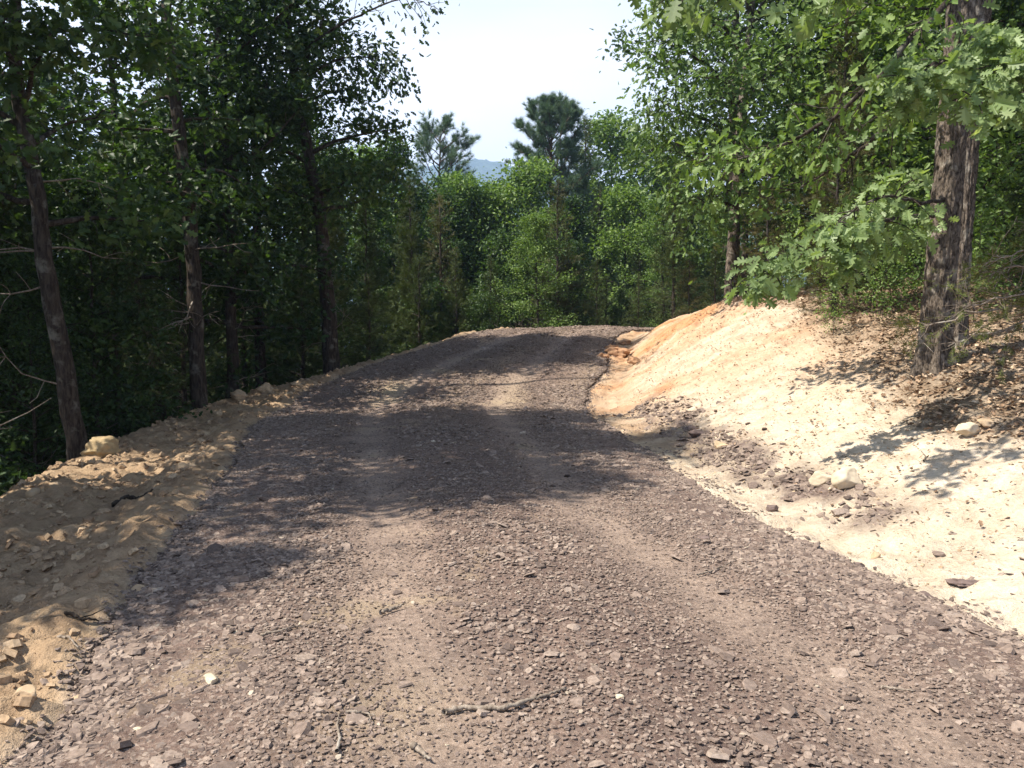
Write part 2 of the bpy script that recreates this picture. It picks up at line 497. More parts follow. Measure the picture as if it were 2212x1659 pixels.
GX0, GX1, GY0, GY1, GD = -70.0, 90.0, -8.0, 90.0, 0.1
_gy = np.arange(GY0, GY1 + 1e-6, GD)
_gx = np.arange(GX0, GX1 + 1e-6, GD)
_l, _r, _z = road_l(_gy), road_r(_gy), road_z(_gy)
_lx, _lz = lip_x(_gy), smooth_interp(_gy, [s[5] for s in ST])
_bk = [(bank_x(_gy, k), smooth_interp(_gy, [s[6 + k][1] for s in ST])) for k in range(5)]
GH = np.zeros((len(_gy), len(_gx)))
for i in range(len(_gy)):
    zl = _z[i]
    gap = (_l[i] - _lx[i])
    fx = [-70, -30, -14, _lx[i] - 3.0, _lx[i] - 1.1, _lx[i], _l[i] - 0.42 * gap, _l[i] - 0.62, _l[i] - 0.28, _l[i] - .02,
          _l[i] + 0.9, 0.5 * (_l[i] + _r[i]), _r[i] - 0.8, _r[i]]
    fz = [-14, -8, -5.2, _lz[i] - 2.2, _lz[i] - .75, _lz[i], 0.5 * _lz[i] + .5 * zl - .06, zl - .03, zl + .09, zl + .0,
          zl + .04, zl + .09, zl + .05, zl - .01]
    for bx, bz in _bk:
        fx.append(bx[i]); fz.append(bz[i])
    fx += [fx[-1] + 20, 95]; fz += [fz[-1] + 2.2, fz[-1] + 5]
    far = float(sstep(24, 50, _gy[i]))
    GH[i] = np.interp(_gx, fx, fz)
_k = np.array([1, 3, 5, 3, 1.0]); _k /= _k.sum()
for ax in (0, 1):
    pad = np.pad(GH, [(2, 2) if a == ax else (0, 0) for a in (0, 1)], mode='edge')
    GH = sum(_k[j] * (pad[j:j + GH.shape[0], :] if ax == 0 else pad[:, j:j + GH.shape[1]]) for j in range(5))


def H0(x, y):
    """Smooth base height."""
    x = np.asarray(x, float); y = np.asarray(y, float)
    a = np.clip((x - GX0) / GD, 0, len(_gx) - 1.001); b = np.clip((y - GY0) / GD, 0, len(_gy) - 1.001)
    i = a.astype(int); j = b.astype(int); fa = a - i; fb = b - j
    h = (GH[j, i] * (1 - fa) * (1 - fb) + GH[j, i + 1] * fa * (1 - fb) + GH[j + 1, i] * (1 - fa) * fb + GH[j + 1, i + 1] * fa * fb)
    d = np.hypot(np.maximum(0, np.abs(x) - 70), np.maximum(0, y - 88) + np.maximum(0, -8 - y))
    return h - 24 * (1 - np.exp(-d / 160.0))


def road_edges(y):
    """Ragged gravel edges."""
    y = np.asarray(y, float)
    l = road_l(y) + 0.10 * fbm(y, 0 * y, 0.9, 4, 3.0) + 0.03 * noise(y * 9, 0 * y)
    r = road_r(y) + 0.10 * fbm(y, 0 * y, 0.9, 4, 11.0) + 0.03 * noise(y * 9, 0 * y + 4)
    return l, r


def masks(x, y):
    x = np.asarray(x, float); y = np.asarray(y, float)
    l, r = road_edges(y)
    inside = sstep(-.12, .10, x - l) * sstep(-.12, .10, r - x)
    lipn = lip_x(y) + 0.25 * fbm(x, y, .8, 3, 5.0)
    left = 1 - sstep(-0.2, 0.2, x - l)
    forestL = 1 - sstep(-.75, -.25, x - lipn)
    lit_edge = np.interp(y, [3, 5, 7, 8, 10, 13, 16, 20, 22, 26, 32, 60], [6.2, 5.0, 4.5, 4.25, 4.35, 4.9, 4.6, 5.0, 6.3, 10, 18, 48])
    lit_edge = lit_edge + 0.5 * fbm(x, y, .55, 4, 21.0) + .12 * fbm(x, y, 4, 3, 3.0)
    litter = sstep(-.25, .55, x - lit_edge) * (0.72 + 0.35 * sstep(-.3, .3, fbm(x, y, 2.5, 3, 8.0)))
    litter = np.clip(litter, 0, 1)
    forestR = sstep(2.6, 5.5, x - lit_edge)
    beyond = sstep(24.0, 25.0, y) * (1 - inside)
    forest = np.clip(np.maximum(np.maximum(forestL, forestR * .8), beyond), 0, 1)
    st = fbm(x * .45 + y * .2, y, .8, 4, 31.0)
    clay = np.exp(-(((y - 18.3) / 3.0) ** 2 + ((x - 3.6) / 1.1) ** 2)) * 1.4 + .6 * np.exp(-(((y - 13.6) / .8) ** 2 + ((x - 2.6) / .45) ** 2)) \
        + .45 * np.exp(-(((y - 12.5) / 2.6) ** 2 + ((x - 4.6) / .9) ** 2)) + .35 * np.exp(-(((y - 16) / 2.5) ** 2 + ((x - 1.6) / .8) ** 2))
    clay = np.clip(clay * (0.8 + .9 * st), 0, 1) * (x > r - .3)
    off = x - r
    sh = np.exp(-((off - .85 - .15 * noise(y * .7, 0 * y)) / .33) ** 2) * sstep(4.6, 7.5, y) * (1 - sstep(12.5, 14, y))
    shale = np.clip(sh * (.75 + 1.3 * fbm(x, y, 2.0, 4, 41.0)), 0, 1) * (off > .25)
    shale = np.maximum(shale, np.clip(inside, 0, 1))
    ditch = np.exp(-((off - .35) / .5) ** 2) * sstep(7.5, 10.5, y) * (1 - sstep(21, 24, y)) * (.6 + .4 * sstep(-.2, .3, fbm(x, y, 1.5, 3, 15.0)))
    clay = np.clip(np.maximum(clay, .46 * sstep(9, 15, y) * (x > r) * (.6 + .8 * sstep(-.3, .4, st))), 0, 1)
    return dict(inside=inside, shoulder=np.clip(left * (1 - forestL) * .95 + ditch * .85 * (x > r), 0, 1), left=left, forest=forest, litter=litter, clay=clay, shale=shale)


def rough_ground(x, y, mk):
    n = .035 * fbm(x, y, 1.1, 3, 2.0) + .020 * fbm(x, y, 4.5, 3, 6.0) + .007 * fbm(x, y, 17.0, 2, 9.0)
    sh = mk['left'] * (1 - mk['forest'])
    cl = np.abs(fbm(x, y, 2.6, 3, 13.0))
    n = n + sh * (.075 * (cl - .25) + .035 * fbm(x, y, 5, 3, 4.0) + .02 * np.abs(fbm(x, y, 11, 2, 14.0)))
    # lumps on the bank and dozer cleat ribs across the clay
    n = n + mk['clay'] * .012 * np.sin((x * .75 + y * .65) * 2 * PI / .16) * sstep(-.1, .2, fbm(x, y, .7, 2, 77.0))
    bank = (1 - sh) * (1 - mk['forest'])
    n = n + bank * .05 * (np.abs(fbm(x, y, 1.9, 4, 23.0)) - .3) + bank * .007 * (np.abs(fbm(x * 1.0, y, 9.0, 3, 27.0)) - .3)
    return n


def HG(x, y):
    """Ground surface (outside the road)."""
    mk = masks(x, y)
    return H0(x, y) + rough_ground(x, y, mk) * (1 - mk['inside']) - .07 * mk['inside']


def track_mask(x, y):
    c = 0.5 * (road_l(y) + road_r(y)); w = 0.5 * (road_r(y) - road_l(y))
    a = np.exp(-((x - c - .42 * w + .06 * noise(y * .4, 0 * y)) / .34) ** 2)
    b = np.exp(-((x - c + .36 * w + .06 * noise(y * .4, 0 * y + 3)) / .34) ** 2)
    return np.clip(a + b, 0, 1)


def HR(x, y):
    t = track_mask(x, y)
    return H0(x, y) + .02 + .022 * fbm(x, y, .8, 3, 51.0) + .010 * fbm(x, y, 5.0, 3, 52.0) * (1 - .5 * t) + .006 * fbm(x, y, 18.0, 2, 53.0) * (1 - .6 * t) - .028 * t


def axis(lo, dense_lo, dense_hi, hi, step, grow):
    a = list(np.arange(dense_lo, dense_hi, step)); x = a[-1]; s = step
    while x < hi: s *= grow; x += s; a.append(x)
    x = a[0]; s = step; b = []
    while x > lo: s *= grow; x -= s; b.append(x)
    return np.array(b[::-1] + a)


gx = axis(-2500, -6.4, 7.4, 2500, .038, 1.055)
ys = [-3.0]
while ys[-1] < 3000:
    y = ys[-1]; ys.append(y + (.05 if y < 2 else .03 + .0042 * max(0, y - 2) if y < 26 else (ys[-1] - ys[-2]) * 1.06))
gy = np.array([-2600, -1400, -700, -300, -120, -50, -22, -11, -6, -4] + ys)
X, Y = np.meshgrid(gx, gy)
mk = masks(X, Y)
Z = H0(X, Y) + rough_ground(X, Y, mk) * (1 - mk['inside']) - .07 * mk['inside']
ny, nx = X.shape
VV = np.stack([X, Y, Z], -1).reshape(-1, 3)
i, j = np.meshgrid(np.arange(ny - 1), np.arange(nx - 1), indexing='ij')
q = (i * nx + j).reshape(-1)
FF = np.stack([q, q + 1, q + nx + 1, q + nx], -1)
fc = VV[FF].mean(1)
fm = masks(fc[:, 0], fc[:, 1])
lE, rE = road_l(fc[:, 1]), road_r(fc[:, 1])
near = (fc[:, 1] < 24.5) & (fc[:, 1] > -6)
cls = np.zeros(len(FF), int)
cls[near & (fc[:, 0] < .5 * (lE + rE)) & (fm['forest'] < .5)] = 1
cls[near & (fc[:, 0] >= .5 * (lE + rE)) & (fm['forest'] < .5) & (fm['litter'] < .5)] = 2
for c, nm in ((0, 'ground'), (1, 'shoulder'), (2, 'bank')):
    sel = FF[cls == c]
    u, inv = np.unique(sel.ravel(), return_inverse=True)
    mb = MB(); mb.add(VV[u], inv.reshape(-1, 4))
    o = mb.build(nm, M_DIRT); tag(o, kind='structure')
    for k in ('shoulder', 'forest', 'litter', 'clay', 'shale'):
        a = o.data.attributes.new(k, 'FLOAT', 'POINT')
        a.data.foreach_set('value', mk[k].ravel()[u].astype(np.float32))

# the road sheet
ry = [-3.0]
while ry[-1] < 80:
    y = ry[-1]; ry.append(y + (.05 if y < 2 else .022 + .004 * max(0, y - 2)))
ry = np.array(ry)
t = np.concatenate([[-.03, -.015], np.linspace(0, 1, 190), [1.015, 1.03]])
RL, RR = road_edges(ry)
RX = RL[:, None] + (RR - RL)[:, None] * t[None]
RY = np.repeat(ry[:, None], len(t), 1)
RZ = HR(RX, RY)
edge = np.minimum(t, 1 - t)[None] * (RR - RL)[:, None]
RZ = RZ - .10 * (1 - sstep(-.06, .10, edge)) + .012 * sstep(0.02, .25, edge) * (1 - sstep(.3, 1.1, edge))
mb = MB()
i, j = np.meshgrid(np.arange(len(ry) - 1), np.arange(len(t) - 1), indexing='ij')
q = (i * len(t) + j).reshape(-1)
mb.add(np.stack([RX, RY, RZ], -1).reshape(-1, 3), np.stack([q, q + 1, q + len(t) + 1, q + len(t)], -1))
road = mb.build('road', M_ROAD); tag(road, kind='structure')
a = road.data.attributes.new('track', 'FLOAT', 'POINT'); a.data.foreach_set('value', track_mask(RX, RY).ravel().astype(np.float32))
sandy = np.clip(1.6 * (fbm(RX, RY, 1.1, 4, 61.0) - .42), 0, .5) * (RX < .3) + .8 * np.exp(-(((RY - 15.2) / .7) ** 2 + ((RX + 2.3) / .35) ** 2)) \
    + .5 * np.exp(-(((RY - 14.5) / 1.6) ** 2 + ((RX - .05) / .3) ** 2)) + .4 * np.exp(-(((RY - 3.05) / .35) ** 2 + ((RX + .55) / .3) ** 2)) \
    + .38 * np.exp(-((RX - .5 * (RL + RR)[:, None] - .3) / .28) ** 2) * sstep(10, 15, RY) \
    + .4 * np.exp(-((RR[:, None] - RX - .1) / .45) ** 2) * sstep(12, 14, RY) * (1 - sstep(20, 23, RY))
a = road.data.attributes.new('sandy', 'FLOAT', 'POINT'); a.data.foreach_set('value', np.clip(sandy, 0, 1).ravel().astype(np.float32))


# ------------------------------------------------------------------ scattering helpers
def rand_rot(rs, m, tilt, spin=True):
    """Rotation matrices: tilt away from up by ~tilt (radians, gaussian), random spin."""
    n = np.stack([rs.randn(m) * np.tan(tilt), rs.randn(m) * np.tan(tilt), np.ones(m)], 1)
    n /= np.linalg.norm(n, axis=1)[:, None]
    th = rs.rand(m) * 2 * PI
    a = np.stack([np.cos(th), np.sin(th), np.zeros(m)], 1)
    a -= n * (a * n).sum(1)[:, None]; a /= np.linalg.norm(a, axis=1)[:, None]
    return np.stack([a, np.cross(n, a), n], -1)


def chip_template(rs):
    k = rs.randint(5, 8)
    th = np.sort((np.arange(k) + rs.uniform(-.35, .35, k)) / k * 2 * PI)
    r = rs.uniform(.7, 1.1, k); asp = rs.uniform(.55, .95)
    base = np.stack([r * np.cos(th), asp * r * np.sin(th)], 1)
    hh = rs.uniform(.13, .34)
    top = base * rs.uniform(.78, .97, (k, 1)) + rs.uniform(-.05, .05, (1, 2))
    zt = hh * (1 + rs.uniform(-.2, .2, k))
    v = np.concatenate([np.c_[base, np.full(k, -hh * .5)], np.c_[top, zt * .5]])
    f = [list(range(k, 2 * k))] + [[i, (i + 1) % k, k + (i + 1) % k, k + i] for i in range(k)] + [list(range(k))[::-1]]
    return v, f


rs = np.random.RandomState(11)
CHIPS = [chip_template(rs) for _ in range(26)]


def scatter_chips(name, mat, P, size, tilt, rs):
    mb = MB()
    which = rs.randint(0, len(CHIPS), len(P))
    for k, (v, f) in enumerate(CHIPS):
        s = which == k
        mb.inst(v, f, P[s], rand_rot(rs, s.sum(), tilt), size[s])
    return mb.build(name, mat, smooth=False)


# gravel: many near, fewer with distance; thin in the wheel tracks, thick at the edges
def gravel_points(n, y0, y1, rs, power):
    y = y0 + (y1 - y0) * rs.rand(n) ** power
    l, r = road_edges(y)
    t = rs.rand(n); x = l - .06 + (r - l + .12) * t
    e = np.minimum(x - l, r - x)
    keep_p = .05 + .30 * (1 - track_mask(x, y)) + .75 * np.exp(-(e / .8) ** 2) + .30 * sstep(-.1, .5, fbm(x, y, .9, 3, 71.0)) * (1 - .6 * track_mask(x, y))
    keep = rs.rand(n) < keep_p
    return x[keep], y[keep], e[keep]


x, y, e = gravel_points(430000, 1.6, 24.5, rs, 1.7)
tr = track_mask(x, y)
patch = sstep(-.1, .45, fbm(x, y, .7, 3, 73.0))
size = .0055 + .008 * rs.rand(len(x)) ** 2 + .014 * np.exp(-(e / .75) ** 2) * rs.rand(len(x)) ** 1.3 + .018 * (1 - tr) * (.35 + patch) * rs.rand(len(x)) ** 2.6
big = rs.rand(len(x)) > .994
size[big] += .02 + .02 * rs.rand(big.sum())
size *= 1 + .02 * np.maximum(0, y - 6)
z = HR(x, y) + size * .1 + .008 * rs.rand(len(x)) - .04 * (e < .0)
o = scatter_chips('gravel', M_CHIP, np.stack([x, y, z], 1), size * 1.1, .26, rs)
tag(o, kind='stuff', label='loose brown shale gravel spread over the road', cat='gravel')

# chips spilled over the edges of the gravel
n = 9000
y = 1.8 + 19 * rs.rand(n) ** 1.5
l, r = road_edges(y); side = rs.rand(n) < .5
d = np.abs(rs.randn(n)) * .16 * (.4 + sstep(-.3, .5, fbm(y, 0 * y, 1.5, 3, 84.0)))
x = np.where(side, l - d * .45, r + d)
size = .008 + .022 * rs.rand(n) ** 2.2
o = scatter_chips('gravel_spill', M_CHIP, np.stack([x, y, np.maximum(HG(x, y), 0 * y - 9) + size * .15], 1), size, .35, rs)
tag(o, kind='stuff', label='single shale chips spilled beyond the gravel edge onto the dirt', cat='gravel')

# shale rubble strip on the right beyond the sandy channel
n = 5200
y = 4.0 + 9.2 * rs.rand(n) ** 1.2
x = road_r(y) + .85 + .15 * noise(y * .7, 0 * y) + .2 * rs.randn(n)
k = rs.rand(n) < (.25 + .9 * sstep(-.15, .4, fbm(x, y, 1.1, 3, 91.0))) * (.06 + .94 * sstep(5.2, 8, y))
x, y = x[k], y[k]
size = .012 + .05 * rs.rand(len(x)) ** 2.6
o = scatter_chips('shale_rubble', M_CHIP, np.stack([x, y, HG(x, y) + size * .15], 1), size, .4, rs)
tag(o, kind='stuff', label='broken brown shale strewn along the ditch under the pale bank', cat='rubble')

# crumbs of pale dirt on the bank and of brown dirt on the shoulder
n = 20000
y = 3 + 18.5 * rs.rand(n) ** 1.25
r_ = road_r(y); x = r_ + .25 + rs.rand(n) * 4.6
mkp = masks(x, y)
k = (mkp['litter'] < .5) & (rs.rand(n) < .15 + .9 * sstep(-.1, .5, fbm(x, y, 1.2, 3, 101.0)))
x, y = x[k], y[k]
size = .007 + .018 * rs.rand(len(x)) ** 3
o = scatter_chips('dirt_crumbs', M_CRUMB, np.stack([x, y, HG(x, y) + size * .12], 1), size, .4, rs)
tag(o, kind='stuff', label='crumbs of pale dirt scattered over the cut bank', cat='dirt')
n = 14000
y = 2.2 + 16 * rs.rand(n) ** 1.3
l_ = road_l(y); x = l_ - .1 - rs.rand(n) ** .8 * (l_ - lip_x(y) + .2)
k = rs.rand(n) < .2 + .9 * sstep(-.1, .45, fbm(x, y, 1.6, 3, 111.0))
x, y = x[k], y[k]
size = .008 + .05 * rs.rand(len(x)) ** 4.2
o = scatter_chips('dirt_clods', M_CRUMBB, np.stack([x, y, HG(x, y) + size * .15], 1), np.stack([size, size, size * 2.6], 1), .45, rs)
tag(o, kind='stuff', label='crumbled brown dirt along the shaded shoulder', cat='dirt')

# dry leaf litter
LIT_V = np.array([[0, 0, 0], [.26, .2, .10], [.2, .42, .05], [.34, .68, .12], [0, 1, .02], [-.3, .66, .14], [-.18, .42, .04], [-.27, .2, .09]])
LIT_F = [[0, 1, 2, 3, 4], [0, 4, 5, 6, 7]]
n = 52000
y = 4.5 + 20 * rs.rand(n) ** 1.15
x = 3.6 + 10 * rs.rand(n) ** 1.1
mkp = masks(x, y)
k = rs.rand(n) < np.clip(mkp['litter'] * 1.1, 0, 1)
n2 = 3200
yb = 5 + 13 * rs.rand(n2); xb = road_r(yb) + .8 + 4 * rs.rand(n2)
x = np.concatenate([x[k], xb]); y = np.concatenate([y[k], yb])
P = np.stack([x, y, HG(x, y) + .012 + .015 * rs.rand(len(x))], 1)
mb = MB(); mb.inst(LIT_V, LIT_F, P, rand_rot(rs, len(x), .45), (.035 + .05 * rs.rand(len(x))) * np.where(np.arange(len(x)) < k.sum(), 1, .6))
o = mb.build('leaf_litter', M_LITTER, smooth=False)
tag(o, kind='stuff', label='dry brown oak leaves covering the forest edge on top of the bank', cat='leaf litter')


# ------------------------------------------------------------------ stones
def ico(sub):
    import bmesh
    bm = bmesh.new(); bmesh.ops.create_icosphere(bm, subdivisions=sub, radius=1)
    v = np.array([x.co[:] for x in bm.verts]); f = np.array([[w.index for w in q.verts] for q in bm.faces]); bm.free()
    return v, f


ICO3 = ico(4)


def stone(name, label, u, v, D, size, mat, seed, cuts=9, rz=0.0, sink=.25, lump=.08, pos=None, cat='stone', group=None):
    r = np.random.RandomState(seed)
    P = ICO3[0].copy()
    for _ in range(cuts):
        nrm = r.randn(3); nrm /= np.linalg.norm(nrm); d = r.uniform(.5, .85)
        s = P @ nrm - d
        P -= np.outer(np.maximum(s, 0), nrm)
    P *= (1 + lump * fbm(P[:, 0] * 1.0 + seed, P[:, 1] + P[:, 2] * 1.7, 1.6, 4, seed * .7) + .3 * lump * fbm(P[:, 0] + P[:, 2], P[:, 1] * 1.2 - P[:, 2], 7, 3, 3.0))[:, None]
    P *= np.array(size) / 2
    if pos is None:
        w = at(u, v, D); x0, y0 = w[0], D
    else:
        x0, y0 = pos
    l, rr = road_edges(np.array([y0]))
    z0 = float(HR(x0, y0)) if l[0] < x0 < rr[0] else float(HG(x0, y0))
    mb = MB(); mb.add(P, ICO3[1])
    o = mb.build(name, mat)
    o.location = (x0, y0, z0 + size[2] * (.5 - sink)); o.rotation_euler = (r.uniform(-.15, .15), r.uniform(-.15, .15), rz)
    tag(o, label, cat, group)
    return o


def ground_D(u, v):
    """Forward distance at which the view ray through (u, v) meets the ground."""
    D = 2.2
    while D < 26:
        w = at(u, v, D)
        if w[2] <= float(H0(w[0], D)): return D
        D += .03
    return 26


def stone_at(name, label, u, v, wpx, ratio, mat, seed, **kw):
    D = ground_D(u, v); w = wpx / FPX * D
    return stone(name, label, u, v, D, (w, w * ratio[0], w * ratio[1]), mat, seed, **kw)


stone_at('stone', 'fist-sized cream stone lying in sunlight on the gravel near the lower left', 458, 1490, 40, (.8, .75), M_PALE, 1, cuts=12, sink=.15)
stone_at('stone', 'smaller cream stone half sunk in the gravel below the fist-sized cream stone', 298, 1592, 30, (.8, .6), M_PALE, 2, cuts=9)
stone_at('stone', 'long purple-brown slab of shale at the bottom left corner of the road edge', 52, 1635, 80, (.6, .4), M_DARKST, 3, cuts=14, rz=.5)
stone_at('stone', 'square flat brown shale slab lying in the gravel left of the long stick', 690, 1538, 48, (.8, .25), M_CHIP, 4, cuts=14, sink=.1)
stone_at('stone', 'rounded dirt-covered stone on the shaded berm at the left picture edge', 62, 1530, 58, (.9, .75), M_TAN, 5, sink=.3, cuts=7)
stone_at('boulder', 'big yellowish clod standing on the shoulder lip at the foot of the leaning tree', 218, 985, 92, (.7, .6), M_YELLOW, 6, cuts=10, sink=.25, lump=.17, cat='boulder')
stone_at('stone', 'round brown stone on the lip, largest of the small row left of the yellowish clod', 73, 1068, 34, (.9, .75), M_TAN, 7, cuts=3)
stone_at('stone', 'small tan stone between the round brown stone and the lip of the shoulder', 96, 1065, 16, (.9, .7), M_TAN, 8, cuts=3)
stone_at('stone', 'knobbly tan clod right of the round brown stone on the shoulder lip', 122, 1052, 32, (.8, .6), M_TAN, 9, lump=.2)
stone_at('stone', 'rounded pale-brown stone in the middle of the shaded shoulder', 303, 1278, 38, (.8, .65), M_TAN, 10, cuts=4)
stone_at('stone', 'large rounded stone in the shade low on the shoulder beside a dead twig', 172, 1515 - 8, 44, (.8, .6), M_TAN, 11, cuts=4)
stone_at('stone', 'upright brown stone in the shade high on the shoulder near the gravel edge', 395, 1012, 40, (.6, .8), M_TAN, 12, cuts=12)
stone_at('stone', 'small clod leaning against the upright brown stone on the shoulder', 418, 1010, 22, (.8, .8), M_TAN, 13, cuts=8)
stone_at('boulder', 'smooth cream boulder on the foot of the bank with a dark cracked right end', 1830, 1055, 70, (.8, .75), M_PALE, 14, cuts=8, sink=.2, cat='boulder')
stone_at('boulder', 'cream boulder leaning just left of the smooth cream boulder at the foot of the bank', 1772, 1050, 60, (.7, .6), M_PALE, 15, cuts=12, sink=.2, cat='boulder')
stone_at('boulder', 'long pale boulder high on the bank below the leaf litter', 2090, 938, 66, (.6, .55), M_PALE, 16, cuts=10, rz=.4, sink=.2, cat='boulder')
stone_at('boulder', 'low pale-brown boulder right beside the long pale boulder high on the bank', 2132, 925, 46, (.7, .5), M_TAN, 17, cuts=9, cat='boulder')
stone_at('stone', 'dark wedge of shale, topmost rock of the ditch rubble', 1493, 928, 38, (.7, .55), M_DARKST, 18, cuts=14)
stone_at('stone', 'angular brown block in the ditch rubble just below the dark wedge', 1505, 945, 44, (.8, .5), M_DARKST, 19, cuts=14)
stone_at('stone', 'jagged tan-topped block at the right end of the upper ditch rubble', 1560, 965, 46, (.8, .6), M_TAN, 20, cuts=16)
stone_at('stone', 'dark block on the edge of the sandy channel below the ditch rubble', 1667, 1100, 32, (.8, .7), M_DARKST, 21, cuts=14)
stone_at('stone', 'flat rose-brown slab in the ditch rubble below the cream boulders', 1812, 1112, 50, (.7, .4), M_CHIP, 22, cuts=12)
stone_at('stone', 'brown block sitting on the right gravel edge by the sandy channel', 1855, 1222, 34, (.8, .75), M_DARKST, 23, cuts=14)
stone_at('stone', 'pale-faced block right behind the brown block on the gravel edge', 1893, 1205, 26, (.8, .8), M_TAN, 24, cuts=13)
stone_at('stone', 'dark flat rock resting across the lower right gravel edge', 2000, 1288, 42, (.8, .45), M_DARKST, 25, cuts=14)
stone_at('stone', 'flat dark shale slab in the sunlit gravel right of the road centre', 1518, 1200 - 30, 36, (.6, .3), M_DARKST, 26, cuts=12)
stone_at('stone', 'rounded flat brown stone in the gravel above the long stick', 1240, 1370, 36, (.8, .3), M_CHIP, 27, cuts=7)
stone_at('stone', 'knobbly white pebble touching the upper tip of the long stick', 1337, 1645 - 120, 24, (.5, .5), M_PALE, 28, cuts=7)
stone_at('stone', 'dark broken pile of rock on the pale ground near the right picture edge', 2080, 1262, 90, (.5, .35), M_DARKST, 29, cuts=20, lump=.35)
for k, (u, v, w, lab) in enumerate([
        (1338, 772, 64, 'largest red clay clod at the foot of the orange bank by the far ditch'),
        (1318, 757, 34, 'small red clay clod on top of the clod heap by the far ditch'),
        (1372, 786, 44, 'red clay clod at the right end of the clod heap by the far ditch'),
        (1352, 745, 30, 'red clay clod behind the largest one under the orange bank'),
        (1303, 775, 28, 'red clay clod at the left end of the clod heap by the far ditch')]):
    stone_at('clod', lab, u, v, w, (.8, .6), M_CLAYST, 40 + k, cuts=14, lump=.3, cat='clod', group='red clay clods by the ditch')
for k, (u, v, w, lab) in enumerate([
        (640, 838, 34, 'pale clod on the berm where the sun strikes it beside the far gravel edge'),
        (575, 848, 60, 'shaded red-brown clod heap on the lip in front of the dark trunks'),
        (520, 862, 46, 'shaded brown clod on the lip right of the straight grey trunk'),
        (655, 818, 40, 'broken brown clod at the far end of the shaded lip'),
        (470, 900, 34, 'sunlit clod below the base of the straight grey trunk')]):
    stone_at('clod', lab, u, v, w, (.8, .6), M_TAN if k in (0, 4) else M_CRUMBB, 60 + k, cuts=14, lump=.3, cat='clod', group='dirt clods on the shoulder lip')


# ------------------------------------------------------------------ sticks on the ground
def stick(name, label, pts, r0, seed, mat=M_TWIG, twigs=(), cat='stick', group=None):
    rs = np.random.RandomState(seed)
    W = []
    for (u, v) in pts:
        D = ground_D(u, v); w = at(u, v, D)
        l, rr = road_edges(np.array([D]))
        z = float(HR(w[0], D)) if l[0] < w[0] < rr[0] else float(HG(w[0], D))
        W.append([w[0], D, z + r0 * 1.1 + .008])
    W = np.array(W); c = W.mean(0); c[2] = W[:, 2].min() - r0
    tt = np.linspace(0, len(W) - 1, max(12, len(W) * 6))
    P = np.stack([np.interp(tt, np.arange(len(W)), W[:, k]) for k in range(3)], 1)
    P += rs.randn(*P.shape) * r0 * .25
    mb = MB(); n = len(P)
    mb.tube(P - c, r0 * (1.15 - .75 * np.linspace(0, 1, n)) * (1 + .12 * rs.randn(n)), 7)
    for f, dx, dy, L in twigs:
        s = P[int(f * (n - 1))] - c
        e = s + np.array([dx, dy, .02]) * L
        m = (s + e) / 2 + rs.randn(3) * L * .08
        m[2] = abs(m[2])
        mb.tube(np.array([s, m, e]), [r0 * .5, r0 * .35, r0 * .18], 5)
    o = mb.build(name, mat); o.location = c
    tag(o, label, cat, group)


stick('fallen_stick', 'longest stick, bent and bark-stripped, lying across the gravel at the bottom centre',
      [(957, 1553), (1000, 1545), (1090, 1545), (1150, 1530), (1185, 1520), (1222, 1502)], .011, 1, twigs=[(.75, .8, .6, .12)])
stick('fallen_stick', 'thin forked twig in the tree shadow on the left half of the road',
      [(565, 1385), (600, 1386), (640, 1372)], .007, 2, twigs=[(.9, .8, .6, .15), (.3, -.5, .6, .1)])
stick('fallen_stick', 'short thick stick on the gravel left of the road centre in the sun',
      [(822, 1335), (850, 1328), (872, 1320)], .012, 3)
stick('fallen_stick', 'short curved twig on the gravel to the left of the longest stick',
      [(748, 1562), (780, 1560), (812, 1562)], .006, 4, twigs=[(.8, .1, -1, .09)])
stick('fallen_stick', 'crooked upright-lying twig running to the bottom edge below the curved twig',
      [(728, 1655), (735, 1620), (728, 1590), (732, 1572)], .006, 5)
stick('fallen_stick', 'bent stick end poking in at the bottom edge below the longest stick',
      [(892, 1630), (915, 1640), (930, 1657)], .010, 6)
stick('fallen_stick', 'straight thin stick in the sunlit wheel track near the right gravel edge',
      [(1505, 1245), (1535, 1240), (1580, 1225)], .006, 7, twigs=[(.6, .7, .3, .12)])
stick('fallen_stick', 'thin straight stick low on the right side of the road',
      [(1905, 1492), (1940, 1498), (1975, 1506)], .006, 8)
stick('fallen_stick', 'dark twig on the shaded shoulder beside the large rounded stone',
      [(140, 1345), (175, 1352), (215, 1348)], .010, 9, mat=M_BARK, twigs=[(.5, .4, .8, .16)])
stick('fallen_stick', 'pale broken twig on the shaded shoulder below the dark twig',
      [(125, 1385), (150, 1398), (170, 1410)], .008, 10)
stick('fallen_stick', 'thick dark root lying in the shade at the top of the shoulder',
      [(245, 1093), (275, 1088), (305, 1080), (330, 1072)], .022, 11, mat=M_BARK)
stick('fallen_stick', 'short pale stick standing out of the bank between the two cream boulders and the litter',
      [(1995, 1000), (2000, 985), (1988, 975)], .006, 12)


# ------------------------------------------------------------------ leaves and trees
def leaf_from_half(half, fold=.25, curl=.25):
    h = np.array(half, float)
    right = np.c_[h[:, 0], h[:, 1], fold * h[:, 0] - curl * h[:, 1] ** 2]
    left = np.c_[-h[1:-1, 0], h[1:-1, 1], fold * h[1:-1, 0] - curl * h[1:-1, 1] ** 2]
    n = len(h); m = n - 2
    v = np.concatenate([right, left])
    f = [list(range(n)), [0] + [n - 1] + list(range(n + m - 1, n - 1, -1))]
    return v, f


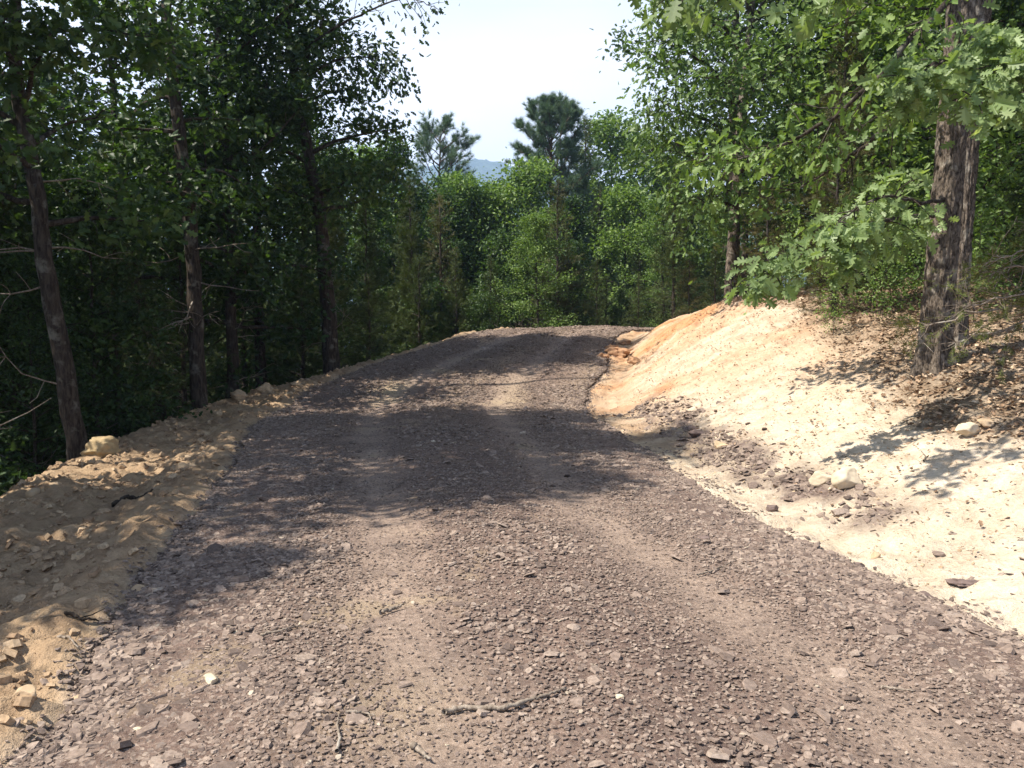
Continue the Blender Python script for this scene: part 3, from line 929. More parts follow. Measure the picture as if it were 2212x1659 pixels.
OAK_BIG = leaf_from_half([(0, 0), (.02, .12), (.10, .18), (.24, .20), (.26, .27), (.12, .33), (.14, .38), (.36, .42), (.42, .50), (.36, .54), (.16, .52),
                          (.17, .58), (.38, .68), (.40, .76), (.32, .79), (.15, .72), (.16, .80), (.22, .92), (.14, .97), (.06, .93), (0, 1)], fold=.22, curl=.28)
OAK_MID = leaf_from_half([(0, 0), (.1, .18), (.27, .26), (.13, .38), (.36, .55), (.15, .64), (.26, .84), (0, 1)])
SIMPLE = leaf_from_half([(0, 0), (.28, .3), (.24, .68), (0, 1)], fold=.3, curl=.2)


def spray_template(rs, n=7):
    """Flat feathery cedar spray."""
    V = [[0, 0, 0], [.035, 0, 0], [.012, 1, -.12]]; F = [[0, 1, 2]]
    for k in range(n):
        y = .12 + .72 * k / n; s = (-1) ** k; L = .42 * (1 - .45 * k / n) * rs.uniform(.75, 1.2)
        a = rs.uniform(.7, 1.1); i = len(V)
        dx, dy = s * math.sin(a) * L, math.cos(a) * L
        V += [[0, y, -.12 * y], [s * .01, y + .1, -.12 * y], [dx, y + dy, rs.uniform(-.1, .08) - .1]]
        F.append([i, i + 1, i + 2])
        i = len(V)
        V += [[dx * .45, y + dy * .45, -.1 * y], [dx * .6, y + dy * .6 - .04, -.1 * y], [dx * .6 + s * .06, y + dy * .35 + .25 * L + .05, rs.uniform(-.08, .08)]]
        F.append([i, i + 1, i + 2])
    return np.array(V), F


def tuft_template(rs, n=20, w=.05):
    V = []; F = []
    for k in range(n):
        d = rs.randn(3) * .55 + np.array([0, 1.0, 0]); d /= np.linalg.norm(d)
        p = np.cross(d, rs.randn(3)); p /= np.linalg.norm(p)
        i = len(V); V += [p * w * .5, -p * w * .5, d * rs.uniform(.75, 1.1)]; F.append([i, i + 1, i + 2])
    return np.array(V), F


rs = np.random.RandomState(5)
SPRAYS = [spray_template(rs) for _ in range(4)]
TUFTS = [tuft_template(rs) for _ in range(4)]


def orient(Yd, Nd):
    """Rotation matrices with local Y along Yd and local Z near Nd."""
    Yd = Yd / (np.linalg.norm(Yd, axis=1)[:, None] + 1e-9)
    Zd = Nd - Yd * (Nd * Yd).sum(1)[:, None]
    Zd /= np.linalg.norm(Zd, axis=1)[:, None] + 1e-9
    return np.stack([np.cross(Yd, Zd), Yd, Zd], -1)


def put_leaves(mb, tmpl, C, n, rad, size, rs, out_c=None, up=.75, flat=.6):
    """n leaves round every cluster centre C (k,3)."""
    C = np.asarray(C)
    m = len(C) * n
    P = np.repeat(C, n, 0) + rs.randn(m, 3) * rad * np.array([1, 1, flat])
    d = rs.randn(m, 3); d[:, 2] = d[:, 2] * .45 - .35
    N = rs.randn(m, 3) * .55 + np.array([0, 0, up])
    if out_c is not None:
        o = P - out_c; o /= np.linalg.norm(o, axis=1)[:, None] + 1e-6
        N += o * .35
    sc = size * rs.uniform(.65, 1.25, m)
    mb.inst(tmpl[0], tmpl[1], P, orient(d, N), sc)


def path(p0, d0, L, n, wob, rs, up=0.0):
    P = [np.array(p0, float)]; d = np.array(d0, float); d /= np.linalg.norm(d)
    for _ in range(n - 1):
        d = d + rs.randn(3) * wob + np.array([0, 0, up]); d /= np.linalg.norm(d)
        P.append(P[-1] + d * L / (n - 1))
    return np.array(P)


def broadleaf(name, h, r, base, Rc, seed, tmpl, leaf, mat, nlimb=26, nsub=7, nleaf=16, trunk_pts=None, bark=None, skew=0.0,
              dead=6, topf=1.0, shape=.55, sub_wob=.2, loc=(0, 0, 0), crad=.26, ext=1.0, trunk_sides=10, flare=.5):
    rs = np.random.RandomState(seed); rnd = rs.rand
    root = empty(name, loc)
    bark = bark or M_BARK
    tb = MB(); lb = MB()
    if trunk_pts is None:
        tp = np.zeros((14, 3)); tp[:, 2] = np.linspace(-.6, h, 14)
        w = np.cumsum(rs.randn(14, 2) * .055 * h / 13, 0); w -= w[0]
        tp[:, :2] = w + skew * tp[:, 2:3] * .1
    else:
        k = np.array(trunk_pts, float); s = np.linspace(0, len(k) - 1, 26)
        tp = np.stack([np.interp(s, np.arange(len(k)), k[:, j]) for j in range(3)], 1)
        tp[1:-1] = .25 * tp[:-2] + .5 * tp[1:-1] + .25 * tp[2:]
        tp[2:, :2] += rs.randn(len(tp) - 2, 2) * .012
    zz = tp[:, 2]; frac = np.clip((zz - zz[0]) / (zz[-1] - zz[0]), 0, 1)
    tr = r * (1 - .86 * frac) + r * flare * np.exp(-np.maximum(zz, 0) / .25)
    tb.tube(tp, tr, trunk_sides, rough=.04, rs=rs)

    def on_trunk(f):
        z = zz[0] + f * (zz[-1] - zz[0])
        return np.array([np.interp(z, zz, tp[:, 0]), np.interp(z, zz, tp[:, 1]), z]), float(np.interp(z, zz, tr))
    C = []
    for i in range(nlimb):
        f = base + (topf - base) * ((i + rnd()) / nlimb) * .97
        p, rr = on_trunk(f)
        az = i * 2.399 + rnd() * .8
        g = (f - base) / (1 - base)
        prof = (math.sin(PI * min(1, (g * .8 + .2)) ** shape) ** .6) if shape else 1
        L = Rc * max(.28, prof) * rs.uniform(.65, 1.2)
        el = rs.uniform(.05, .5) + .5 * g
        d = np.array([math.cos(az) * math.cos(el), math.sin(az) * math.cos(el), math.sin(el)])
        lp = path(p, d, L, 7, .16, rs, .03 - .05 * (1 - g))
        tb.tube(lp, np.linspace(min(rr * .5, .02 + L * .018), .008, 7), 5)
        for j in range(nsub):
            ff = .25 + .75 * (j + rnd()) / nsub
            q = lp[min(5, int(ff * 6))] + (lp[min(6, int(ff * 6) + 1)] - lp[min(5, int(ff * 6))]) * ((ff * 6) % 1)
            sd_ = (lp[min(6, int(ff * 6) + 1)] - lp[min(5, int(ff * 6))]); sd_ /= np.linalg.norm(sd_) + 1e-6
            e = rs.randn(3); e[2] *= .5; e -= sd_ * (e @ sd_); e /= np.linalg.norm(e) + 1e-6
            sl = ext * rs.uniform(.35, .9) * (.45 + .25 * L)
            sp = path(q, sd_ * .6 + e, sl, 5, sub_wob, rs, -.02)
            tb.tube(sp, np.linspace(.011, .004, 5), 3, cap=False)
            C.append(sp[2] + rs.randn(3) * .05); C.append(sp[3]); C.append(sp[4])
        C.append(lp[-1])
    C.append(tp[-1]); C.append(tp[-1] + np.array([0, 0, .2]))
    tb.cur = 1
    for _ in range(dead):                                            # bare lower twigs
        f = rs.uniform(.08, base + .1); p, rr = on_trunk(f); az = rnd() * 6.28
        d = np.array([math.cos(az), math.sin(az), rs.uniform(-.2, .3)])
        dp = path(p, d, rs.uniform(.4, 1.3), 5, .2, rs, -.03); tb.tube(dp, np.linspace(.014, .003, 5), 4)
        for _k in range(3): tb.tube(path(dp[rs.randint(1, 4)], d + rs.randn(3), .35, 4, .25, rs), np.linspace(.006, .003, 4), 3)
    put_leaves(lb, tmpl, np.array(C), nleaf, crad, leaf, rs, out_c=np.array([tp[-1][0] * .5, tp[-1][1] * .5, h * .5]))
    tb.build('trunk', [bark, M_TWIG], root); lb.build('crown', mat, root)
    return root


def cedar(name, h, r, base, Rc, seed, mat=M_CEDAR, nbr=110, nspray=34, size=.2, loc=(0, 0, 0), cone=1.0, bare=10):
    rs = np.random.RandomState(seed)
    root = empty(name, loc); tb = MB(); lb = MB()
    tp = np.zeros((12, 3)); tp[:, 2] = np.linspace(-.5, h, 12); tp[1:, :2] += rs.randn(11, 2) * .012 * h / 5
    tr = np.linspace(r * 1.15, .012, 12); tb.tube(tp, tr, 8, rough=.05, rs=rs)
    C = []; D = []
    for i in range(nbr):
        f = base + (1 - base) * ((i + rs.rand()) / nbr) ** .9
        z = -.5 + f * (h + .5); p = np.array([np.interp(z, tp[:, 2], tp[:, 0]), np.interp(z, tp[:, 2], tp[:, 1]), z])
        g = (f - base) / (1 - base)
        L = Rc * (1 - g ** 1.3 * .93) ** cone * rs.uniform(.55, 1.15) * (0.7 + .3 * min(1, g * 5))
        az = rs.rand() * 6.283; el = rs.uniform(-.15, .35) + .75 * g
        d = np.array([math.cos(az) * math.cos(el), math.sin(az) * math.cos(el), math.sin(el)])
        lp = path(p, d, L, 5, .12, rs, .02)
        tb.tube(lp, np.linspace(.008 + .006 * L, .003, 5), 3, cap=False)
        k = max(4, int(nspray * L / Rc))
        s = rs.uniform(.18, 1.0, k) ** .75 * 3.999
        a = s.astype(int); q = lp[a] + (lp[a + 1] - lp[a]) * (s - a)[:, None]
        q = q + rs.randn(k, 3) * np.array([.09, .09, .06]) * (.4 + L * .6)
        dd = (lp[a + 1] - lp[a]); dd /= np.linalg.norm(dd, axis=1)[:, None]
        C.append(q); D.append(dd + rs.randn(k, 3) * .5)
    tb.cur = 1
    for _ in range(bare):
        z = rs.uniform(.2, max(.4, base * h + .8)); az = rs.rand() * 6.28
        dp = path([0, 0, z], [math.cos(az), math.sin(az), rs.uniform(-.1, .3)], rs.uniform(.4, 1.1) * Rc * .7, 5, .2, rs)
        tb.tube(dp, np.linspace(.010, .003, 5), 4)
        for _k in range(3):
            q = dp[rs.randint(1, 4)]; tb.tube(path(q, rs.randn(3), .3, 3, .2, rs), [.004, .003, .002], 3)
    C.append(np.array([tp[-1]] * 6)); D.append(np.array([[0, 0, 1.0]] * 6) + rs.randn(6, 3) * .2)
    C = np.concatenate(C); D = np.concatenate(D); w = rs.randint(0, 4, len(C))
    N = rs.randn(len(C), 3) * .5 + np.array([0, 0, .8])
    for k in range(4):
        s = w == k; lb.inst(SPRAYS[k][0], SPRAYS[k][1], C[s], orient(D[s], N[s]), size * rs.uniform(.6, 1.3, s.sum()))
    tb.build('trunk', [M_BARK, M_TWIG], root); lb.build('crown', mat, root)
    return root


def pine(name, h, r, base, Rc, seed, nlimb=40, nsub=6, tuft=.2, per=4, loc=(0, 0, 0), round_=.6):
    rs = np.random.RandomState(seed)
    root = empty(name, loc); tb = MB(); lb = MB()
    tp = np.zeros((14, 3)); tp[:, 2] = np.linspace(-.5, h, 14); tp[1:, :2] += np.cumsum(rs.randn(13, 2) * .05, 0)
    tr = np.linspace(r * 1.1, .03, 14); tb.tube(tp, tr, 9, rough=.03, rs=rs)
    C = []; D = []
    for i in range(nlimb):
        f = base + (1 - base) * (i + rs.rand()) / nlimb; z = -.5 + f * (h + .5)
        p = np.array([np.interp(z, tp[:, 2], tp[:, 0]), np.interp(z, tp[:, 2], tp[:, 1]), z]); g = (f - base) / (1 - base)
        L = Rc * (1 - g ** 2.0) ** round_ * rs.uniform(.6, 1.15) + .3
        az = i * 2.399 + rs.rand(); el = rs.uniform(.0, .35) + .55 * g
        lp = path(p, [math.cos(az) * math.cos(el), math.sin(az) * math.cos(el), math.sin(el)], L, 7, .12, rs, .04)
        tb.tube(lp, np.linspace(.02 + .012 * L, .012, 7), 5)
        for j in range(nsub):
            ff = rs.uniform(.35, 1) * 5.99; a = int(ff); q = lp[a] + (lp[a + 1] - lp[a]) * (ff - a)
            sd_ = lp[a + 1] - lp[a]; sd_ /= np.linalg.norm(sd_)
            sp = path(q, sd_ + rs.randn(3) * np.array([.7, .7, .35]) + np.array([0, 0, .2]), rs.uniform(.35, .8), 4, .15, rs, .12)
            tb.tube(sp, [.012, .010, .008, .006], 3, cap=False)
            for k in range(per):
                t_ = rs.uniform(1.2, 3); a = min(2, int(t_)); C.append(sp[a] + (sp[a + 1] - sp[a]) * (t_ - a)); D.append(sp[a + 1] - sp[a] + rs.randn(3) * .07 + np.array([0, 0, .05]))
            C.append(sp[3]); D.append(sp[3] - sp[2])
    for k in range(8): C.append(tp[-1] - np.array([0, 0, .12 * k])); D.append(np.array([0, 0, 1.0]) + rs.randn(3) * .5)
    C = np.array(C); D = np.array(D); w = rs.randint(0, 4, len(C))
    for k in range(4):
        s = w == k; lb.inst(TUFTS[k][0], TUFTS[k][1], C[s], orient(D[s], rs.randn(s.sum(), 3)), tuft * rs.uniform(.75, 1.25, s.sum()))
    tb.build('trunk', M_BARKP, root); lb.build('crown', M_PINE, root)
    return root


def hz(x, y): return float(HG(np.array([float(x)]), np.array([float(y)]))[0])


USED = {}


def place(proto, x, y, s, rz, label, cat='tree', group=None, z=None):
    """First use moves the prototype, later uses copy it with its parts."""
    if proto.name in USED:
        o = copy_tree(proto)
        if 'group' in o: del o['group']
    else:
        o = proto; USED[proto.name] = 1
    o.location = (x, y, hz(x, y) - .05 if z is None else z); o.rotation_euler = (0, 0, rz); o.scale = (s, s, s)
    tag(o, label, cat, group)
    return o


# prototypes -------------------------------------------------------
oakA = broadleaf('oak_tree', 15, .17, .26, 2.7, 101, OAK_MID, .15, M_OAK, nlimb=34, nsub=7, nleaf=18)
oakB = broadleaf('oak_tree', 13, .15, .20, 2.5, 102, OAK_MID, .15, M_OAK, nlimb=34, nsub=7, nleaf=18)
oakC = broadleaf('understory_tree', 7.5, .07, .12, 1.9, 103, OAK_MID, .14, M_OAK, nlimb=26, nsub=6, nleaf=15)
oakD = broadleaf('oak_tree', 14, .16, .18, 3.0, 104, SIMPLE, .18, M_OAK, nlimb=36, nsub=7, nleaf=15, crad=.34)
hick = broadleaf('hickory_tree', 12, .14, .15, 3.1, 105, SIMPLE, .17, M_LIGHT, nlimb=36, nsub=7, nleaf=16, crad=.32, shape=.7)
oakH = broadleaf('oak_tree', 12.5, .15, .56, 2.3, 107, OAK_MID, .15, M_OAK, nlimb=22, nsub=6, nleaf=16)
sapl = broadleaf('sapling', 3.2, .018, .25, .8, 106, OAK_MID, .12, M_LIGHT, nlimb=12, nsub=3, nleaf=6, dead=3, flare=.1, trunk_sides=6)
cedA = cedar('cedar_tree', 7.5, .10, .06, 1.7, 201, nbr=170, nspray=46, size=.24)
cedB = cedar('cedar_tree', 5.0, .07, .08, 1.4, 202, nbr=130, nspray=40, size=.2, bare=16)
cedC = cedar('cedar_tree', 11.0, .15, .12, 2.1, 203, nbr=210, nspray=52, size=.28)
cedD = cedar('cedar_tree', 5.5, .06, .12, 1.35, 204, mat=M_CEDBR, nbr=120, nspray=34, size=.2, bare=30)
pinA = pine('pine_tree', 19, .24, .35, 3.5, 301, nlimb=110, nsub=15, tuft=.34, per=6, round_=.45)
pinB = pine('pine_tree', 15, .18, .42, 2.6, 302, nlimb=55, nsub=10, tuft=.3, per=5, round_=.45)


def top_place(proto, ph, u, v, D, rz, label, cat='tree', group=None, mn=.4, mxs=1.9):
    """Scale so that the top shows at pixel (u, v) while the base stands on the ground."""
    w = at(u, v, D); g = hz(w[0], D); s = min(mxs, max(mn, (w[2] - g) / ph))
    return place(proto, w[0], D, s, rz, label, cat, group)


# left front row: individually shaped trees
def custom_oak(name, label, pix, D, r, seed, h_top, **kw):
    w = [at(u, v, d) for (u, v, d) in pix]
    x0, y0 = w[0][0], pix[0][2]; z0 = hz(x0, y0) - .3
    tp = [(p[0] - x0, d[2] - y0, p[2] - z0) for p, d in zip(w, pix)]
    tp[0] = (0, 0, 0)
    tp.append((tp[-1][0] + (tp[-1][0] - tp[-2][0]) * .5, tp[-1][1] + .3, h_top))
    o = broadleaf(name, h_top, r, kw.pop('base', .3), kw.pop('Rc', 2.4), seed, OAK_MID, .15, M_OAK, trunk_pts=tp, loc=(x0, y0, z0), **kw)
    tag(o, label, 'tree')
    return o


custom_oak('oak_tree', 'bent oak leaning left behind the big yellowish clod at the shoulder lip',
           [(175, 1000, 10.4), (140, 800, 10.3), (95, 560, 10.2), (75, 380, 10.2), (35, 180, 10.2)], 10.3, .13, 1, 11.5,
           base=.28, nlimb=30, nsub=6, nleaf=15, Rc=2.0, flare=.3)
custom_oak('oak_tree', 'straight grey-barked oak whose trunk foot meets the sunlit dirt of the lip',
           [(432, 895, 13.8), (425, 700, 13.8), (405, 420, 13.8), (375, 180, 13.8), (355, -60, 13.8)], 13.8, .145, 2, 13.5,
           base=.22, topf=.48, nlimb=13, nsub=5, nleaf=13, Rc=1.35, flare=.25, dead=16)
dark_oak = custom_oak('oak_tree', 'dark oak with a short thick foot on the far end of the shaded lip',
           [(716, 812, 18.0), (712, 690, 18.0), (690, 450, 18.0), (640, 200, 18.0), (620, 40, 18.0)], 18.0, .19, 3, 12.5,
           base=.3, nlimb=30, nsub=7, nleaf=18, Rc=1.7, flare=.2)
custom_oak('oak_tree', 'crooked dark trunk slanting up to the left between the two front grey oaks',
           [(350, 860, 15.5), (335, 760, 15.5), (290, 600, 15.5), (275, 420, 15.5), (240, 200, 15.5)], 15.5, .13, 4, 10.5,
           base=.35, nlimb=18, nsub=5, nleaf=14, Rc=1.6)
FRONT_L = [
    # proto, X, Y, scale, rz, label
    (oakB, -5.9, 16.6, .95, .5, 'thin dark straight oak next right of the straight grey-barked oak'),
    (oakA, -5.7, 18.3, .86, 2.1, 'tall dark oak whose fork shows against the sky above the far end of the lip'),
    (oakC, -7.9, 13.0, .85, 1.3, 'low leafy tree filling the shade between the leaning oak and the crooked trunk'),
    (oakC, -8.3, 11.6, .8, 4.0, 'low leafy tree at the left picture edge beside the leaning oak'),
    (oakC, -6.9, 17.6, .95, 5.2, 'leafy understory tree behind the thin dark straight trunk'),
    (cedA, -4.7, 20.5, .8, 3.0, 'dark cedar standing at the shoulder where the road climbs'),
    (cedC, -4.3, 24.0, .62, 1.9, 'pointed dark cedar closing the left woods at the crest'),
    (cedB, -3.9, 22.0, .7, .4, 'small dark cedar below the pointed one near the crest'),
    (oakD, -5.9, 22.5, .68, .9, 'dense dark oak making the right outline of the left woods'),
    (cedA, -7.0, 14.2, .78, .9, 'cedar with brownish lower sprays deep between the front trunks'),
    (cedA, -7.4, 11.9, .72, 2.0, 'feathery dark cedar right behind the straight grey-barked oak'),
    (oakB, -8.0, 10.5, .78, 3.3, 'leafy oak behind the leaning oak at the left picture edge'),
    (oakC, -6.6, 12.6, .62, 5.3, 'short leafy tree between the leaning oak and the straight grey-barked oak'),
    (oakC, -6.5, 10.9, .42, 2.2, 'waist-high leafy bush beside the foot of the leaning oak'),
    (cedB, -6.3, 15.4, .85, 1.0, 'short feathery cedar in front of the dark trunks at the lip'),
    (cedB, -5.0, 19.2, .75, 2.0, 'short dark cedar beside the short thick foot of the dark oak'),
    (cedC, -3.4, 27.5, .62, 0.9, 'dark cedar with a pointed crown below the thin open pine'),
    (oakD, -5.2, 29.5, .66, 0.3, 'dark round tree filling the gap under the thin open pine'),
    (cedA, -6.6, 19.8, .9, 5.0, 'cedar in deep shade behind the far end of the lip'),
]
for pr, x, y, s, rz, lab in FRONT_L:
    place(pr, x, y, s, rz, lab, 'tree')

PH = {oakA.name: 15, oakB.name: 13, oakC.name: 7.5, oakD.name: 14, cedA.name: 7.5, cedB.name: 5, cedC.name: 11}


def sun_gap(pr, x, y, s):
    """Shorter trees where the photograph's sun reaches the road between the trunks."""
    if 9.8 < y < 14.0 or 18.5 < y < 24:
        top = (-x - 4.2) / .685 + (0 if y < 19 else 1.5)
        s = min(s, max(.45, (top - hz(x, y)) / PH[pr.name]))
    return s


# woods behind the left front row
rs = np.random.RandomState(33)
pts = []
for _ in range(4000):
    x = rs.uniform(-27, -8.2); y = rs.uniform(11, 40)
    if x < -y * .8 - 3: continue
    if x > -8.6 + max(0, y - 22) * .25: continue
    if all((x - a) ** 2 + (y - b) ** 2 > 2.5 ** 2 for a, b in pts): pts.append((x, y))
    if len(pts) >= 46: break
for k, (x, y) in enumerate(pts):
    if k % 3 == 0: pr, s, lb_ = oakA, rs.uniform(.85, 1.1), 'tall oak standing deep in the shaded woods left of the road'
    elif k % 3 == 1: pr, s, lb_ = oakD, rs.uniform(.8, 1.05), 'tall oak standing deep in the shaded woods left of the road'
    else: pr, s, lb_ = cedA, rs.uniform(.8, 1.3), 'cedar standing deep in the shaded woods left of the road'
    s = sun_gap(pr, x, y, s)
    place(pr, x, y, s, rs.rand() * 6.28, lb_, 'tree', 'cedars deep in the left woods' if pr is cedA else 'oaks deep in the left woods')
for k in range(20):
    y = rs.uniform(12, 30); x = -7.0 - rs.rand() * 7 - max(0, (y - 20)) * .1
    place(oakC if k % 2 else cedB, x, y, rs.uniform(.45, .8), rs.rand() * 6.28,
          'low shrubby growth between the trunks of the left woods', 'shrub', 'undergrowth shrubs in the left woods')
# trees just outside the picture on the left, whose shade falls on the shoulder and the road
SHADE = [(-6.3, 5.6, .95, oakH), (-5.8, 8.0, .95, oakH), (-7.0, 8.7, 1.05, oakH), (-6.0, 3.6, .62, oakH), (-6.4, 3.1, .75, oakC), (-6.6, 4.6, .95, oakC), (-6.9, 6.4, .95, oakC), (-5.9, 1.8, .6, oakC)]
for x, y, s, pr in SHADE:
    place(pr, x, y, s, rs.rand() * 6.28, 'tree just outside the view beside the shaded shoulder', 'tree', 'trees beside the shoulder outside the view')

# centre background -------------------------------------------------
CENTER = [
    (pinA, 20, 1190, 205, 42, .3, 'tallest pine with a rounded bluish crown rising above the far woods against the sky'),
    (pinB, 16, 935, 250, 50, 1.0, 'thin open pine rising left of the distant blue hill'),
    (cedC, 11, 1265, 262, 44, .5, 'slender evergreen touching the right flank of the tallest pine'),
    (hick, 12, 1325, 268, 47, 2.2, 'pale leafy tree with a feathery top right of the tallest pine'),
    (oakD, 14, 1385, 290, 50, .8, 'round-topped tree at the right end of the far skyline'),
    (hick, 12, 1005, 385, 37, .2, 'bright green rounded tree below the distant blue hill'),
    (oakD, 14, 1075, 395, 40, 3.6, 'blue-green rounded tree between the bright green one and the tallest pine'),
    (cedD, 5.5, 1205, 395, 28, 1.4, 'olive cone-shaped cedar in front of the tallest pine'),
    (cedD, 5.5, 950, 430, 29, 4.4, 'brownish cedar next to the dark left woods'),
    (hick, 12, 1345, 410, 34, 5.1, 'green leafy tree right of the olive cone-shaped cedar'),
    (oakD, 14, 1450, 335, 40, 2.9, 'tree with dense green crown left of the slope woods on the right'),
    (hick, 12, 1440, 430, 30, 1.1, 'fresh green tree over the far end of the orange bank'),
    (cedD, 5.5, 1490, 535, 25.5, 2.2, 'olive cedar standing just behind the crest of the orange bank'),
    (hick, 12, 1165, 560, 27, .9, 'small yellow-green tree shining in the sun at the middle of the far woods'),
    (cedA, 7.5, 1060, 560, 28, 3.1, 'dark low cedar left of the small yellow-green tree'),
    (cedB, 5.0, 1290, 560, 27, 2.6, 'dark low cedar right of the small yellow-green tree'),
    (cedB, 5.0, 1380, 590, 26, .6, 'low cedar between the road end and the olive cedar'),
    (cedA, 7.5, 985, 540, 27, 1.7, 'low dark cedar at the foot of the brownish cedar'),
    (oakC, 7.5, 1235, 520, 29, 4.0, 'low leafy tree under the olive cone-shaped cedar'),
    (oakC, 7.5, 1100, 500, 31, 5.0, 'low leafy tree under the blue-green rounded tree'),
    (oakD, 14, 848, 300, 32, 2.4, 'dark leafy tree where the left woods meet the far woods'),
    (cedC, 11, 885, 390, 28, 1.1, 'dark slim evergreen where the left woods meet the far woods'),
    (hick, 12, 812, 330, 36, 0.6, 'green tree seen through the right edge of the left woods'),
    (hick, 12, 1135, 360, 37, 3.3, 'green leafy tree hiding the left flank of the tallest pine'),
    (oakD, 14, 960, 385, 43, 1.3, 'rounded tree at the foot of the thin open pine beside the blue hill'),
    (cedB, 5.0, 905, 560, 26.5, 3.1, 'low dark cedar at the left end of the far road crest'),
    (cedB, 5.0, 1545, 600, 22.5, 5.0, 'small olive cedar at the edge of the leaf litter on the bank crest'),
]
for pr, ph, u, v, D, rz, lab in CENTER:
    top_place(pr, ph, u, v, D, rz, lab)
rs = np.random.RandomState(44)
for k in range(26):
    u = 860 + 760 * (k + rs.rand()) / 26; D = rs.uniform(33, 60)
    pr, ph = [(oakD, 14), (hick, 12), (cedC, 11)][k % 3]
    top_place(pr, ph, u, rs.uniform(400, 470), D, rs.rand() * 6, ['green tree standing within the far woods', 'light green tree standing within the far woods', 'dark evergreen standing within the far woods'][k % 3],
              'tree', ['oaks of the far woods', 'light green trees of the far woods', 'evergreens of the far woods'][k % 3])
for k in range(22):
    u = 890 + 640 * (k + rs.rand()) / 22; D = rs.uniform(26, 32)
    pr, ph = [(cedB, 5), (oakC, 7.5)][k % 2]
    top_place(pr, ph, u, rs.uniform(590, 660), D, rs.rand() * 6, 'low shrubby tree at the dark foot of the far woods', 'shrub', 'shrubs at the foot of the far woods', mn=.3)

# right side ----------------------------------------------------------
RIGHT = [
    (oakA, 5.6, 20.5, .95, 1.0, 'tall oak directly behind the thin grey trunk and further up the slope'),
    (hick, 8.2, 19.0, .85, 2.0, 'leafy light green tree behind the thin grey trunk'),
    (oakD, 9.5, 24.0, .95, 2.0, 'wide green tree standing back behind the thin grey trunk'),
    (cedD, 5.3, 13.3, .68, 2.5, 'thin brownish cedar with many bare twigs behind the drooping oak bough'),
    (oakC, 6.9, 18.0, .85, 2.5, 'low green tree closing the gap behind the thin grey trunk'),
    (oakD, 7.3, 25.5, .85, 4.5, 'green tree on the slope beyond the bank crest'),
    (cedC, 5.2, 26.0, .5, 1.5, 'dark cedar on the slope right beyond the bank crest'),
    (cedD, 6.3, 15.6, 1.0, .5, 'brown-olive cedar in front of the woods on the bank crest'),
    (cedD, 4.9, 15.6, .5, 1.5, 'small cedar with bare lower twigs behind the drooping oak bough'),
    (hick, 7.9, 15.0, .8, 4.0, 'yellow-green leafy tree left of the thick oak'),
    (oakB, 9.2, 13.5, .9, 2.0, 'oak hidden behind the thick double trunk'),
    (cedA, 8.3, 11.5, .85, 3.0, 'dark cedar in deep shade right behind the thick oak'),
    (oakA, 7.9, 10.2, .9, 5.5, 'tall oak with a dark trunk close right of the thick oak'),
    (cedA, 9.3, 9.4, .8, 1.1, 'dark cedar filling the right picture edge'),
]
for pr, x, y, s, rz, lab in RIGHT:
    place(pr, x, y, s, rz, lab, 'tree')
pts = []
for _ in range(4000):
    x = rs.uniform(9.5, 27); y = rs.uniform(12, 42)
    if x > y * .8 + 3 or x < 9 + max(0, y - 25) * .45: continue
    if all((x - a) ** 2 + (y - b) ** 2 > 2.8 ** 2 for a, b in pts): pts.append((x, y))
    if len(pts) >= 30: break
for k, (x, y) in enumerate(pts):
    pr, s = [(oakB, rs.uniform(.8, 1.05)), (hick, rs.uniform(.8, 1.1)), (cedC, rs.uniform(.6, .9))][k % 3]
    place(pr, x, y, s, rs.rand() * 6.28, ['oak within the woods behind the bank crest', 'light green tree within the woods behind the bank crest', 'cedar within the woods behind the bank crest'][k % 3],
          'tree', ['oaks of the right woods', 'light green trees of the right woods', 'cedars of the right woods'][k % 3])
SAPS = [(5.6, 14.0, .5), (6.0, 13.4, .7), (6.5, 13.9, .6), (5.9, 12.9, .45), (6.9, 12.8, .75), (7.3, 13.6, .6), (6.3, 12.3, .5), (7.4, 12.2, .7),
        (5.2, 15.4, .5), (6.9, 14.9, .6), (7.7, 12.9, .8), (5.6, 12.2, .35), (6.7, 11.7, .5), (7.9, 14.3, .7), (6.1, 15.2, .6), (4.95, 12.4, .3)]
for k, (x, y, s) in enumerate(SAPS):
    place(sapl, x, y, s, k * 1.7, 'thin straight sapling rising from the leaf litter on top of the bank', 'sapling', 'saplings on top of the bank')


